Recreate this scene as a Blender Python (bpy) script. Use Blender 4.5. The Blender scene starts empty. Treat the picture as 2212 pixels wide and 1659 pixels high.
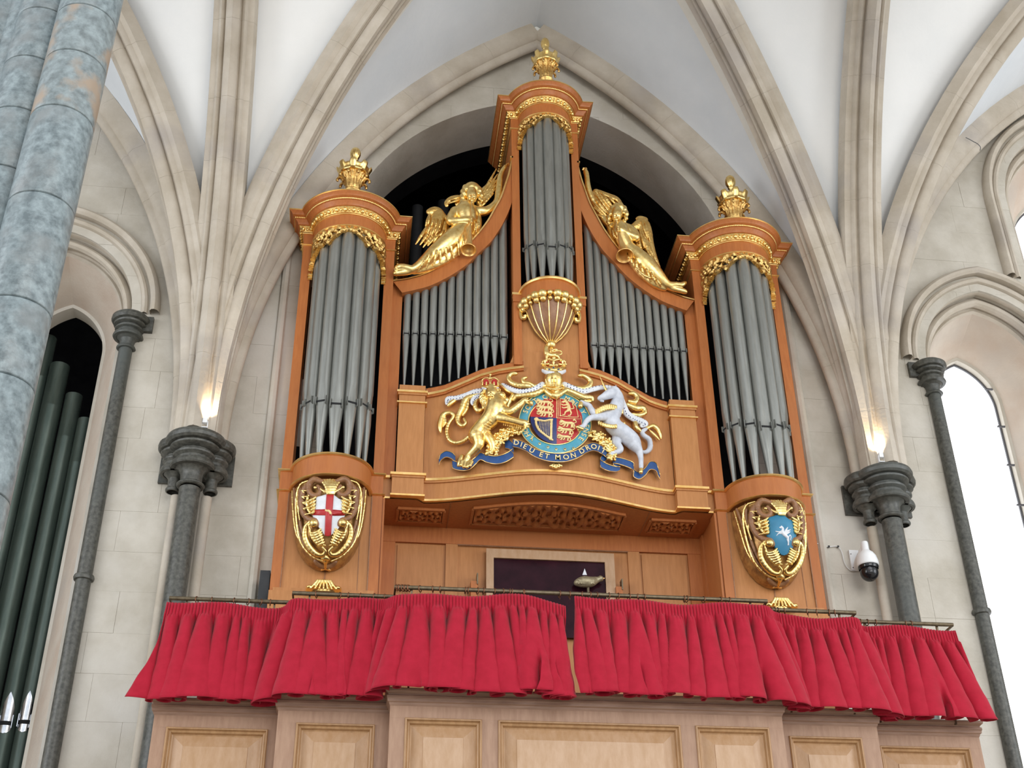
import bpy, bmesh, math, random
import numpy as np
from mathutils import Vector, Matrix
from mathutils.geometry import tessellate_polygon

random.seed(7)
rng = np.random.RandomState(7)
PI = math.pi
scene = bpy.context.scene
COL = scene.collection

# ------------------------------------------------------------------ camera
FOC = 2746.2
CAM = np.array([-1.527, -9.6, 1.6])
_y, _p, _r = np.radians([7.10, 32.13, -0.604])
_f = np.array([math.sin(_y)*math.cos(_p), math.cos(_y)*math.cos(_p), math.sin(_p)])
_r0 = np.array([math.cos(_y), -math.sin(_y), 0.0])
_u0 = np.cross(_r0, _f)
_R = math.cos(_r)*_r0 + math.sin(_r)*_u0
_U = -math.sin(_r)*_r0 + math.cos(_r)*_u0
cam_data = bpy.data.cameras.new('camera')
cam_data.sensor_width = 36.0
cam_data.lens = FOC/2212*36.0
cam_data.clip_start = 0.05
cam_data.clip_end = 300
cam = bpy.data.objects.new('camera', cam_data)
COL.objects.link(cam)
cam.matrix_world = Matrix(((_R[0], _U[0], -_f[0], CAM[0]), (_R[1], _U[1], -_f[1], CAM[1]),
                           (_R[2], _U[2], -_f[2], CAM[2]), (0, 0, 0, 1)))
scene.camera = cam

# ------------------------------------------------------------------ world and big lights
world = bpy.data.worlds.new('sky')
scene.world = world
world.use_nodes = True
bg = world.node_tree.nodes['Background']
bg.inputs[0].default_value = (0.90, 0.95, 1.0, 1)
bg.inputs[1].default_value = 1.1
scene.view_settings.view_transform = 'Standard'
scene.view_settings.look = 'None'
scene.view_settings.exposure = 0.10
scene.view_settings.gamma = 1.0
scene.view_settings.use_curve_mapping = False

def area_light(name, loc, target, sx, sy, power, color):
    l = bpy.data.lights.new(name, 'AREA')
    l.shape = 'RECTANGLE'; l.size = sx; l.size_y = sy
    l.energy = power; l.color = color
    o = bpy.data.objects.new(name, l)
    COL.objects.link(o)
    o.location = loc
    d = Vector(target)-Vector(loc)
    o.rotation_euler = d.to_track_quat('-Z', 'Y').to_euler()
    return o
# tall windows of the aisle wall opposite and of the end wall
area_light('south_window_light', (3.5, -17.0, 7.5), (0, 0, 7.5), 9.0, 7.0, 820, (1.0, 0.98, 0.94))
area_light('west_window_light', (-13.0, -8.0, 7.0), (0, 0, 8.0), 6.0, 7.0, 520, (0.95, 0.97, 1.0))
area_light('east_fill_light', (13.0, -8.0, 7.0), (0, 0, 8.5), 6.0, 7.0, 480, (0.95, 0.97, 1.0))  # fill light added from the right to brighten the side vault cells

# ------------------------------------------------------------------ picture point -> point of a plane of the building
def ray(x, y): return _f*FOC + _R*(x-1106) - _U*(y-829.5)
def P(x, y, Y=0.0):
    d = ray(x, y); return CAM + d*((Y-CAM[1])/d[1])
def PZ(x, y, Z):
    d = ray(x, y); return CAM + d*((Z-CAM[2])/d[2])
def bow(X):
    X = min(abs(X), 1.08)
    return 0.06 - 0.265*(0.5+0.5*math.cos(PI*X/1.08))**0.8
def PS(x, y, w=0.0):
    """point at distance w in front of the bowed oak panel that carries the arms"""
    Y = 0.0
    for _ in range(12):
        Y = bow(P(x, y, Y)[0]) - w
    return P(x, y, Y)

# ------------------------------------------------------------------ materials
def new_mat(name):
    m = bpy.data.materials.new(name); m.use_nodes = True
    return m, m.node_tree, m.node_tree.nodes['Principled BSDF']

def mat(name, c1, c2=None, rough=0.6, metal=0.0, scale=6.0, stretch=(1, 1, 1), bump=0.0, bscale=40.0,
        detail=6.0, lo=0.35, hi=0.65, spec=0.5, coat=0.0, sheen=0.0, rough2=None, c3=None, c3scale=1.2, c3lo=.5, c3hi=.7):
    m, nt, b = new_mat(name)
    c2 = c2 or c1
    tc = nt.nodes.new('ShaderNodeTexCoord')
    mp = nt.nodes.new('ShaderNodeMapping'); mp.inputs['Scale'].default_value = stretch
    nt.links.new(tc.outputs['Object'], mp.inputs['Vector'])
    n = nt.nodes.new('ShaderNodeTexNoise'); n.inputs['Scale'].default_value = scale
    n.inputs['Detail'].default_value = detail; n.inputs['Roughness'].default_value = 0.62
    nt.links.new(mp.outputs[0], n.inputs['Vector'])
    r = nt.nodes.new('ShaderNodeValToRGB')
    r.color_ramp.elements[0].position = lo; r.color_ramp.elements[1].position = hi
    r.color_ramp.elements[0].color = (*c1, 1); r.color_ramp.elements[1].color = (*c2, 1)
    nt.links.new(n.outputs['Fac'], r.inputs[0])
    out = r.outputs[0]
    if c3:
        n3 = nt.nodes.new('ShaderNodeTexNoise'); n3.inputs['Scale'].default_value = c3scale
        n3.inputs['Detail'].default_value = 5
        nt.links.new(tc.outputs['Object'], n3.inputs['Vector'])
        mr = nt.nodes.new('ShaderNodeMapRange')
        mr.inputs['From Min'].default_value = c3lo; mr.inputs['From Max'].default_value = c3hi
        nt.links.new(n3.outputs['Fac'], mr.inputs['Value'])
        mx = nt.nodes.new('ShaderNodeMix'); mx.data_type = 'RGBA'
        nt.links.new(mr.outputs[0], mx.inputs['Factor'])
        nt.links.new(out, mx.inputs[6]); mx.inputs[7].default_value = (*c3, 1)
        out = mx.outputs[2]
    nt.links.new(out, b.inputs['Base Color'])
    b.inputs['Metallic'].default_value = metal
    b.inputs['Roughness'].default_value = rough
    b.inputs['Specular IOR Level'].default_value = spec
    b.inputs['Coat Weight'].default_value = coat
    b.inputs['Sheen Weight'].default_value = sheen
    if rough2 is not None:
        mr = nt.nodes.new('ShaderNodeMapRange')
        mr.inputs['To Min'].default_value = rough; mr.inputs['To Max'].default_value = rough2
        nt.links.new(n.outputs['Fac'], mr.inputs['Value']); nt.links.new(mr.outputs[0], b.inputs['Roughness'])
    if bump:
        nb = nt.nodes.new('ShaderNodeTexNoise'); nb.inputs['Scale'].default_value = bscale
        nb.inputs['Detail'].default_value = 4
        nt.links.new(mp.outputs[0], nb.inputs['Vector'])
        bp = nt.nodes.new('ShaderNodeBump'); bp.inputs['Strength'].default_value = bump
        bp.inputs['Distance'].default_value = 0.01
        nt.links.new(nb.outputs['Fac'], bp.inputs['Height']); nt.links.new(bp.outputs[0], b.inputs['Normal'])
    return m

M = {}
M['oak'] = mat('oak_case', (.40, .125, .031), (.475, .158, .041), rough=.44, spec=.35, scale=7, stretch=(6, 6, .7), bump=.05, bscale=60, coat=.08, c3=(.44, .155, .047), c3scale=.9)
M['oak_light'] = mat('oak_panel', (.44, .185, .057), (.515, .225, .076), rough=.45, spec=.35, scale=7, stretch=(6, 6, .7), bump=.05, bscale=60, coat=.08)
M['oak_pale'] = mat('oak_gallery', (.34, .195, .122), (.41, .25, .162), rough=.5, scale=8, stretch=(5, 5, .8), bump=.15, bscale=60)
M['oak_pale2'] = mat('oak_gallery_panel', (.43, .25, .122), (.50, .315, .185), rough=.42, scale=6, stretch=(4, 4, 1.2), bump=.12, bscale=50, coat=.1)
M['gold'] = mat('gold_leaf', (.86, .54, .15), (1.0, .77, .33), rough=.24, rough2=.4, metal=1.0, scale=25, bump=.12, bscale=70, lo=.25, hi=.6)
M['gold_trim'] = mat('gold_trim', (.80, .48, .15), (.93, .64, .27), rough=.36, metal=.9, scale=12, bump=.05)
M['gold_dull'] = mat('gold_dull', (.50, .27, .08), (.88, .60, .22), rough=.3, rough2=.45, metal=1.0, scale=45, bump=.3, bscale=90, lo=.3, hi=.6)
M['gold_flat'] = mat('gold_paint', (.80, .60, .27), (.90, .72, .36), rough=.5, metal=.35, scale=30)
M['brown'] = mat('brown_gilt_wood', (.22, .095, .04), (.33, .16, .07), rough=.4, scale=20, bump=.15)
M['stone'] = mat('limestone', (.47, .43, .36), (.60, .56, .49), rough=.85, scale=2.2, bump=.25, bscale=45, c3=(.64, .61, .56), c3scale=.8, spec=.2)
M['stone_warm'] = mat('limestone_warm', (.52, .42, .34), (.60, .53, .45), rough=.85, scale=2.0, bump=.25, bscale=45, c3=(.50, .44, .38), c3scale=1.6, spec=.2)
M['rib'] = mat('rib_stone', (.46, .40, .32), (.58, .52, .44), rough=.85, scale=2.6, bump=.25, bscale=40, c3=(.40, .36, .33), c3scale=1.4, c3lo=.52, c3hi=.75, spec=.2)
M['plaster'] = mat('white_plaster', (.90, .91, .91), (.94, .945, .94), rough=.9, scale=1.5, bump=.15, bscale=18, spec=.2)
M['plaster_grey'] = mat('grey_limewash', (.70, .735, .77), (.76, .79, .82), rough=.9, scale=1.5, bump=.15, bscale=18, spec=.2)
M['oak_mould'] = mat('oak_panel_moulding', (.36, .20, .09), (.46, .27, .13), rough=.4, scale=8, stretch=(4, 4, 1), bump=.1, bscale=60)
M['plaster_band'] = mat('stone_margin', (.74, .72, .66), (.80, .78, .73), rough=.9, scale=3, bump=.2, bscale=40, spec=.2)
M['purbeck'] = mat('dark_marble', (.042, .042, .035), (.11, .108, .092), rough=.42, scale=28, bump=.1, bscale=90, detail=10, c3=(.085, .095, .09), c3scale=.9)
M['pier'] = mat('grey_green_marble', (.11, .14, .15), (.27, .325, .34), rough=.36, scale=26, bump=.2, bscale=60, detail=12, c3=(.20, .215, .215), c3scale=7, c3lo=.5, c3hi=.75)
M['pier_rust'] = mat('rusty_marble', (.30, .20, .13), (.36, .29, .23), rough=.4, scale=12, bump=.1, detail=12)
M['pipe'] = mat('pipe_metal', (.27, .275, .255), (.345, .35, .325), rough=.36, metal=.72, scale=5, stretch=(5, 5, .6), bump=.03)
M['pipe_green'] = mat('dark_pipe_metal', (.07, .10, .085), (.12, .155, .135), rough=.4, metal=.45, scale=4, stretch=(4, 4, .5), bump=.03)
M['silver'] = mat('polished_tin', (.62, .64, .68), (.8, .82, .86), rough=.22, metal=1.0, scale=10)
M['slot'] = mat('dark_slot', (.008, .008, .009), rough=.8)
M['black'] = mat('black_void', (.006, .006, .007), (.010, .010, .011), rough=.95, spec=.05)  # near-black colour stands in for unlit depth
M['shadow_pipe'] = mat('chamber_pipe', (.010, .011, .013), (.015, .016, .018), rough=.7)  # pipe colour itself darkened to look unlit
M['red_cloth'] = mat('red_cloth', (.36, .007, .024), (.42, .010, .032), rough=.8, scale=14, sheen=.12, bump=0, spec=.2)
M['bronze'] = mat('bronze_rail', (.12, .09, .055), (.19, .15, .095), rough=.42, metal=.7, scale=30)
M['copper'] = mat('dark_copper_ring', (.15, .06, .03), (.25, .11, .06), rough=.4, metal=.8, scale=30)
M['blue'] = mat('ribbon_blue', (.012, .055, .19), (.02, .085, .27), rough=.4, scale=15)
M['blue_deep'] = mat('field_blue', (.01, .02, .13), (.015, .03, .16), rough=.4, scale=15)
M['teal'] = mat('garter_teal', (.06, .30, .42), (.09, .37, .50), rough=.4, scale=15)
M['peg_blue'] = mat('shield_blue', (.02, .17, .30), (.035, .22, .37), rough=.45, scale=8)
M['red'] = mat('shield_red', (.42, .015, .018), (.50, .03, .03), rough=.4, scale=15)
M['white'] = mat('white_paint', (.68, .71, .76), (.80, .82, .86), rough=.45, scale=20)
M['silver_paint'] = mat('unicorn_white', (.50, .53, .60), (.70, .73, .80), rough=.4, scale=14, bump=.1, bscale=50)
M['white_plastic'] = mat('white_plastic', (.80, .81, .82), (.86, .87, .88), rough=.35)
M['black_glass'] = mat('black_dome', (.012, .012, .014), rough=.1)
M['dark_box'] = mat('black_casing', (.02, .022, .025), (.03, .032, .035), rough=.6)
M['floor'] = mat('floor_stone', (.35, .31, .26), (.46, .42, .36), rough=.6, scale=2)
M['glass_dark'] = mat('dark_glass', (.020, .005, .009), (.034, .008, .014), rough=.12, spec=.12)  # maroon tint puts the curtains' reflection into the glass colour
M['lead'] = mat('lead_bar', (.10, .10, .11), rough=.6)
M['cord'] = mat('white_cable', (.72, .73, .74), rough=.5)

def glass_pane_mat():
    m, nt, b = new_mat('window_glass')
    out = nt.nodes['Material Output']
    # blown-out daylight put into the pane as its own glow
    tr = nt.nodes.new('ShaderNodeEmission'); tr.inputs[0].default_value = (.93, .96, 1, 1); tr.inputs[1].default_value = 3.0
    gl = nt.nodes.new('ShaderNodeBsdfGlossy'); gl.inputs['Roughness'].default_value = .15
    mx = nt.nodes.new('ShaderNodeMixShader'); mx.inputs[0].default_value = .06
    nt.links.new(tr.outputs[0], mx.inputs[1]); nt.links.new(gl.outputs[0], mx.inputs[2])
    nt.links.new(mx.outputs[0], out.inputs[0])
    return m
M['pane'] = glass_pane_mat()
def emit_mat(name, col, s):
    m, nt, b = new_mat(name)
    b.inputs['Base Color'].default_value = (*col, 1)
    b.inputs['Emission Color'].default_value = (*col, 1)
    b.inputs['Emission Strength'].default_value = s
    return m
M['lamp_on'] = emit_mat('lit_lamp', (1.0, .86, .62), 12)

# ------------------------------------------------------------------ object helpers
def thing(name, label, cat, loc=(0, 0, 0), group=None):
    o = bpy.data.objects.new(name, None); COL.objects.link(o)
    o.empty_display_size = .1
    o.location = loc; o['label'] = label; o['category'] = cat
    if group: o['group'] = group
    WORLD[o.name] = Vector(loc)
    return o
WORLD = {}
def tag(o, label=None, cat=None, group=None, kind=None):
    if label: o['label'] = label
    if cat: o['category'] = cat
    if group: o['group'] = group
    if kind: o['kind'] = kind
    return o
def link_mesh(name, me, m, parent=None, smooth=35, loc=(0, 0, 0)):
    """mesh given relative to loc (world); parts keep their place under their parent"""
    if m is not None and not me.materials: me.materials.append(M[m] if isinstance(m, str) else m)
    if smooth is not None and me.polygons:
        me.polygons.foreach_set('use_smooth', [True]*len(me.polygons))
        if smooth < 180: me.set_sharp_from_angle(angle=math.radians(smooth))
    o = bpy.data.objects.new(name, me); COL.objects.link(o)
    o.location = loc
    WORLD[o.name] = Vector(loc)
    if parent is not None:
        o.parent = parent
        o.matrix_parent_inverse = Matrix.Translation(-WORLD[parent.name])
    return o

class MB:
    def __init__(s): s.v = []; s.f = []
    def add(s, verts, faces):
        n = len(s.v)
        s.v.extend([tuple(map(float, p)) for p in verts]); s.f.extend([tuple(i+n for i in f) for f in faces])
        return s
    def box(s, x0, x1, y0, y1, z0, z1):
        v = [(x0, y0, z0), (x1, y0, z0), (x1, y1, z0), (x0, y1, z0), (x0, y0, z1), (x1, y0, z1), (x1, y1, z1), (x0, y1, z1)]
        f = [(3, 2, 1, 0), (4, 5, 6, 7), (0, 1, 5, 4), (1, 2, 6, 5), (2, 3, 7, 6), (3, 0, 4, 7)]
        return s.add(v, f)
    def grid(s, rows, closed_u=False, closed_v=False, flip=False):
        """rows: list of equally long point lists"""
        R_, C_ = len(rows), len(rows[0])
        v = [p for r in rows for p in r]; f = []
        for i in range(R_ - (0 if closed_v else 1)):
            for j in range(C_ - (0 if closed_u else 1)):
                a = i*C_+j; b = i*C_+(j+1) % C_; c = ((i+1) % R_)*C_+(j+1) % C_; d = ((i+1) % R_)*C_+j
                f.append((d, c, b, a) if flip else (a, b, c, d))
        return s.add(v, f)
    def lathe(s, prof, c=(0, 0), n=24, a0=0.0, a1=2*PI, mod=None):
        """prof: (r, z) from top to bottom or bottom to top, round the vertical axis through c"""
        full = abs(a1-a0-2*PI) < 1e-6
        k = n if full else n+1
        rows = []
        for r, z in prof:
            row = []
            for i in range(k):
                a = a0+(a1-a0)*i/n
                rr = r*(mod(a, z) if mod else 1.0)
                row.append((c[0]+rr*math.cos(a), c[1]+rr*math.sin(a), z))
            rows.append(row)
        return s.grid(rows, closed_u=full)
    def tube(s, pts, r, n=8, caps=True, closed=False, flat=1.0):
        pts = [np.array(p, float) for p in pts]
        N = len(pts)
        rr = r if hasattr(r, '__len__') else [r]*N
        rows = []; up = None
        for i in range(N):
            if closed: t = pts[(i+1) % N]-pts[i-1]
            else: t = pts[min(i+1, N-1)]-pts[max(i-1, 0)]
            t = t/(np.linalg.norm(t)+1e-12)
            if up is None:
                up = np.array([0, 1.0, 0]) if abs(t[1]) < .9 else np.array([1.0, 0, 0])
            up = up-t*(up@t); up = up/(np.linalg.norm(up)+1e-12)
            sd = np.cross(t, up)
            rows.append([pts[i]+rr[i]*(math.cos(a)*sd+math.sin(a)*up*flat) for a in [2*PI*j/n for j in range(n)]])
        s.grid(rows, closed_u=True, closed_v=closed)
        if caps and not closed:
            b = len(s.v)-N*n
            s.f.append(tuple(b+j for j in range(n-1, -1, -1))); s.f.append(tuple(b+(N-1)*n+j for j in range(n)))
        return s
    def sphere(s, c, r, n=12, m=8, sx=1, sy=1, sz=1):
        rows = []
        for i in range(m+1):
            t = PI*i/m
            rows.append([(c[0]+sx*r*math.sin(t)*math.cos(2*PI*j/n), c[1]+sy*r*math.sin(t)*math.sin(2*PI*j/n), c[2]+sz*r*math.cos(t)) for j in range(n)])
        return s.grid(rows, closed_u=True, flip=True)
    def poly(s, outline, y0, y1, holes=()):
        """flat board in the XZ plane from y0 (front) to y1 (back), with holes"""
        loops = [list(outline)]+[list(h) for h in holes]
        tri = tessellate_polygon([[Vector((p[0], p[1], 0)) for p in l] for l in loops])
        flat = [p for l in loops for p in l]; n = len(flat)
        v = [(p[0], y0, p[1]) for p in flat]+[(p[0], y1, p[1]) for p in flat]
        f = []
        for a, b, c in tri:
            # orient the front face towards -Y
            ax, az = flat[a]; bx, bz = flat[b]; cx, cz = flat[c]
            if (bx-ax)*(cz-az)-(bz-az)*(cx-ax) < 0: b, c = c, b
            f.append((a, b, c)); f.append((a+n, c+n, b+n))
        k = 0
        for l in loops:
            m_ = len(l)
            for i in range(m_):
                a = k+i; b = k+(i+1) % m_
                f.append((a, a+n, b+n, b))
            k += m_
        return s.add(v, f)
    def mesh(s, name='m', loc=(0, 0, 0), fix=True):
        me = bpy.data.meshes.new(name)
        v = s.v if tuple(loc) == (0, 0, 0) else [(p[0]-loc[0], p[1]-loc[1], p[2]-loc[2]) for p in s.v]
        me.from_pydata(v, [], s.f); me.update()
        if fix:
            bm = bmesh.new(); bm.from_mesh(me)
            bmesh.ops.remove_doubles(bm, verts=bm.verts, dist=1e-5)
            bmesh.ops.recalc_face_normals(bm, faces=bm.faces)
            bm.to_mesh(me); bm.free()
        return me
    def build(s, name, m, parent=None, smooth=35, loc=(0, 0, 0), fix=True):
        return link_mesh(name, s.mesh(name, loc, fix), m, parent, smooth, loc)

def struct(o):
    o['kind'] = 'structure'; return o

def catmull(pts, n=6, closed=False):
    pts = [np.array(p, float) for p in pts]
    N = len(pts); out = []
    for i in range(N if closed else N-1):
        p0 = pts[i-1] if (i > 0 or closed) else 2*pts[0]-pts[1]
        p1 = pts[i]; p2 = pts[(i+1) % N]
        p3 = pts[(i+2) % N] if (i+2 < N or closed) else 2*pts[-1]-pts[-2]
        for k in range(n):
            t = k/n
            out.append(0.5*((2*p1)+(-p0+p2)*t+(2*p0-5*p1+4*p2-p3)*t*t+(-p0+3*p1-3*p2+p3)*t**3))
    if not closed: out.append(pts[-1])
    return out

# ------------------------------------------------------------------ carved work: distance field blended and meshed by surface nets
def surface_nets(vol, org, h):
    s = vol < 0
    X, Y, Z = vol.shape
    cs = s[:-1, :-1, :-1].astype(np.int8)
    cnt = np.zeros((X-1, Y-1, Z-1), np.int8)
    for dx in (0, 1):
        for dy in (0, 1):
            for dz in (0, 1):
                cnt += s[dx:X-1+dx, dy:Y-1+dy, dz:Z-1+dz]
    act = (cnt > 0) & (cnt < 8)
    I, J, K = np.nonzero(act)
    n = len(I)
    idx = np.full(act.shape, -1, np.int64); idx[I, J, K] = np.arange(n)
    acc = np.zeros((n, 3)); w = np.zeros(n)
    cor = [(0, 0, 0), (1, 0, 0), (0, 1, 0), (1, 1, 0), (0, 0, 1), (1, 0, 1), (0, 1, 1), (1, 1, 1)]
    val = [vol[I+a, J+b, K+c] for a, b, c in cor]
    for a in range(8):
        for b in range(a+1, 8):
            d = [cor[b][q]-cor[a][q] for q in range(3)]
            if sum(abs(q) for q in d) != 1: continue
            va, vb = val[a], val[b]
            m = (va < 0) != (vb < 0)
            t = np.where(m, va/(va-vb+1e-12), 0)
            for q in range(3):
                acc[:, q] += np.where(m, cor[a][q]+t*d[q], 0)
            w += m
    verts = (np.stack([I, J, K], 1)+acc/w[:, None])*h+np.array(org)
    faces = []
    for ax in range(3):
        sl0 = [slice(None)]*3; sl1 = [slice(None)]*3
        sl0[ax] = slice(0, -1); sl1[ax] = slice(1, None)
        a = s[tuple(sl0)]; b = s[tuple(sl1)]
        o1, o2 = (ax+1) % 3, (ax+2) % 3
        E = np.stack(np.nonzero(a != b), 1)
        E = E[(E[:, o1] > 0) & (E[:, o2] > 0) & (E[:, o1] < vol.shape[o1]-1) & (E[:, o2] < vol.shape[o2]-1)]
        if not len(E): continue
        def cell(d1, d2):
            q = E.copy(); q[:, o1] += d1; q[:, o2] += d2
            return idx[q[:, 0], q[:, 1], q[:, 2]]
        q = np.stack([cell(-1, -1), cell(0, -1), cell(0, 0), cell(-1, 0)], 1)
        fl = b[E[:, 0], E[:, 1], E[:, 2]]
        q[fl] = q[fl][:, ::-1]
        faces.append(q)
    return verts, np.concatenate(faces)

class Sdf:
    def __init__(s, h=.005): s.p = []; s.h = h
    def cone(s, a, b, ra, rb, k=.01, q=1.0, op=0):
        s.p.append(('c', np.array(a, float), np.array(b, float), ra, rb, k, q, op)); return s
    def ell(s, c, r, k=.01, rot=None, op=0):
        s.p.append(('e', np.array(c, float), np.array(r, float), rot, None, k, 1.0, op)); return s
    def stroke(s, pts, k=.01, q=1.0, n=4, op=0):
        """pts: (x, y, z, r)"""
        c = catmull(pts, n) if len(pts) > 2 else [np.array(p, float) for p in pts]
        for a, b in zip(c[:-1], c[1:]): s.cone(a[:3], b[:3], max(a[3], .0008), max(b[3], .0008), k, q, op)
        return s
    def mesh(s, name, post=None):
        h = s.h; lo = np.full(3, 1e9); hi = -lo
        bb = []
        for p in s.p:
            if p[0] == 'c':
                r = max(p[3], p[4]); a = np.minimum(p[1], p[2])-r; b = np.maximum(p[1], p[2])+r
            else:
                r = max(p[2]) if p[3] is not None else p[2]; a = p[1]-r; b = p[1]+r
            bb.append((a-p[5], b+p[5]))
            if not p[7]: lo = np.minimum(lo, a); hi = np.maximum(hi, b)
        lo -= 3*h; hi += 3*h
        dim = np.ceil((hi-lo)/h).astype(int)+1
        vol = np.full(dim, 1e3, np.float32)
        for p, (a, b) in zip(s.p, bb):
            i0 = np.maximum(np.floor((a-lo)/h).astype(int)-2, 0); i1 = np.minimum(np.ceil((b-lo)/h).astype(int)+3, dim)
            if (i1 <= i0).any(): continue
            gx = (lo[0]+np.arange(i0[0], i1[0])*h)[:, None, None].astype(np.float32)
            gy = (lo[1]+np.arange(i0[1], i1[1])*h)[None, :, None].astype(np.float32)
            gz = (lo[2]+np.arange(i0[2], i1[2])*h)[None, None, :].astype(np.float32)
            if p[0] == 'c':
                A, B, q = p[1], p[2], p[6]
                bx, by, bz = B-A; by *= q
                px, py, pz = gx-A[0], (gy-A[1])*q, gz-A[2]
                L = bx*bx+by*by+bz*bz+1e-12
                t = np.clip((px*bx+py*by+pz*bz)/L, 0, 1)
                d = np.sqrt((px-t*bx)**2+(py-t*by)**2+(pz-t*bz)**2)-(p[3]+(p[4]-p[3])*t)
            else:
                px, py, pz = gx-p[1][0], gy-p[1][1], gz-p[1][2]
                if p[3] is not None:
                    Rm = np.array(p[3]).T
                    qx = Rm[0, 0]*px+Rm[0, 1]*py+Rm[0, 2]*pz; qy = Rm[1, 0]*px+Rm[1, 1]*py+Rm[1, 2]*pz; qz = Rm[2, 0]*px+Rm[2, 1]*py+Rm[2, 2]*pz
                    px, py, pz = qx, qy, qz
                r = p[2]
                k0 = np.sqrt((px/r[0])**2+(py/r[1])**2+(pz/r[2])**2); k1 = np.sqrt((px/r[0]**2)**2+(py/r[1]**2)**2+(pz/r[2]**2)**2)
                d = k0*(k0-1)/(k1+1e-9)
            v = vol[i0[0]:i1[0], i0[1]:i1[1], i0[2]:i1[2]]
            k = p[5]
            if p[7]:
                hh = np.maximum(k-np.abs(v+d), 0)/k
                v[...] = np.maximum(v, -d)+hh*hh*k*.25
            else:
                hh = np.maximum(k-np.abs(v-d), 0)/k
                v[...] = np.minimum(v, d)-hh*hh*k*.25
        V, F_ = surface_nets(vol, lo, h)
        if post is not None: V = post(V)
        me = bpy.data.meshes.new(name)
        me.vertices.add(len(V)); me.vertices.foreach_set('co', V.astype(np.float32).ravel())
        nf = len(F_)
        me.loops.add(nf*4); me.loops.foreach_set('vertex_index', F_.ravel().astype(np.int32))
        me.polygons.add(nf); me.polygons.foreach_set('loop_start', np.arange(0, nf*4, 4, dtype=np.int32))
        me.update(calc_edges=True); me.validate()
        return me
    def build(s, name, m, parent=None, loc=(0, 0, 0), post=None):
        return link_mesh(name, s.mesh(name, post), m, parent, 180, loc)
# ================================================================== the setting
WY = 0.30            # face of the north wall
HB = 3.04            # half width of a bay
SPR = 6.98           # top of the wall capitals
LB = 5.5             # depth of a vault bay

floor = struct(MB().box(-14, 14, -22, 3.4, -.2, 0).build('floor', 'floor'))

def lancet(cx, a, c, zs, z0, n=14, jamb=True):
    """outline of a pointed opening in XZ, from bottom left round to bottom right"""
    r = a+c; pts = []
    if jamb: pts.append((cx-a, z0))
    th = math.acos(c/r)
    L_ = [(cx+c-r*math.cos(t), zs+r*math.sin(t)) for t in [th*i/n for i in range(n+1)]]
    pts += L_
    pts += [(2*cx-x, z) for x, z in L_[::-1][1:]]
    if jamb: pts.append((cx+a, z0))
    return pts

LC = [(-6.08, .95, .52, .30, 10.5), (-4.55, .73, .36, .21, 8.4), (4.55, .73, .36, .21, 8.4), (6.08, .95, .52, .30, 10.5),
      (-7.6, .73, .36, .21, 8.4), (7.6, .73, .36, .21, 8.4)]
# organ opening: jambs and pointed head struck from the wall arch centres
def organ_opening(n=24, z0=2.0):
    cz, c0, r = 9.247, .281, 2.254
    th1 = math.acos(c0/r)
    Rr = [(-c0+r*math.cos(t), cz+r*math.sin(t)) for t in [th1*i/n for i in range(n+1)]]
    Lf = [(-x, z) for x, z in Rr]
    return [(-(r-c0), z0)]+Lf+[p for p in Rr[::-1][1:]]+[(r-c0, z0)]
holes = [organ_opening()]+[lancet(cx, a, c, zs, 3.0) for cx, a, b, c, zs in LC]
wall = struct(MB().poly([(-10, 0), (10, 0), (10, 13.6), (-10, 13.6)], WY+.006, WY+.12, [h[::-1] for h in holes]).build('wall_north', 'stone', smooth=None))

# ashlar: the face of the wall laid in courses, each stone its own plate with recessed joints
def clip_poly(poly, ax, val, keep_greater):
    out = []
    for i in range(len(poly)):
        a, b = poly[i], poly[(i+1) % len(poly)]
        ia = (a[ax] >= val) == keep_greater; ib = (b[ax] >= val) == keep_greater
        if ia: out.append(a)
        if ia != ib:
            t = (val-a[ax])/(b[ax]-a[ax]); out.append((a[0]+t*(b[0]-a[0]), a[1]+t*(b[1]-a[1])))
    return out
def ashlar(x0, x1, z0, z1, blocked, seed, outer=None):
    """stones of a wall field as bmesh cells: cut the face by courses and joints"""
    r = random.Random(seed)
    loops = [outer or [(x0, z0), (x1, z0), (x1, z1), (x0, z1)]]+blocked
    tri = tessellate_polygon([[Vector((p[0], p[1], 0)) for p in l] for l in loops])
    flat = [p for l in loops for p in l]
    bm = bmesh.new()
    vs = [bm.verts.new((p[0], 0, p[1])) for p in flat]
    for a, b, c in tri:
        try: bm.faces.new((vs[a], vs[b], vs[c]))
        except ValueError: pass
    z = z0; zs = []
    while z < z1:
        zs.append(z); z += r.uniform(.31, .40)
    for zz in zs[1:]:
        bmesh.ops.bisect_plane(bm, geom=bm.verts[:]+bm.edges[:]+bm.faces[:], plane_co=(0, 0, zz), plane_no=(0, 0, 1))
    zs.append(z1+1)
    cells = {}
    for k in range(len(zs)-1):
        x = x0+r.uniform(-.45, -.1); xs = [x]
        while x < x1: x += r.uniform(.5, .9); xs.append(x)
        fs = [f for f in bm.faces if zs[k] <= f.calc_center_median().z < zs[k+1]]
        for xx in xs:
            if not fs: break
            es = set(e for f in fs for e in f.edges); vv = set(v for f in fs for v in f.verts)
            bmesh.ops.bisect_plane(bm, geom=list(vv)+list(es)+list(fs), plane_co=(xx, 0, 0), plane_no=(1, 0, 0))
            fs = [f for f in bm.faces if zs[k] <= f.calc_center_median().z < zs[k+1]]
        for f in fs:
            c = f.calc_center_median()
            j = sum(1 for q in xs if q < c.x)
            cells.setdefault((k, j), []).append([(v.co.x, v.co.z) for v in f.verts])
    bm.free()
    return cells
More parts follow.
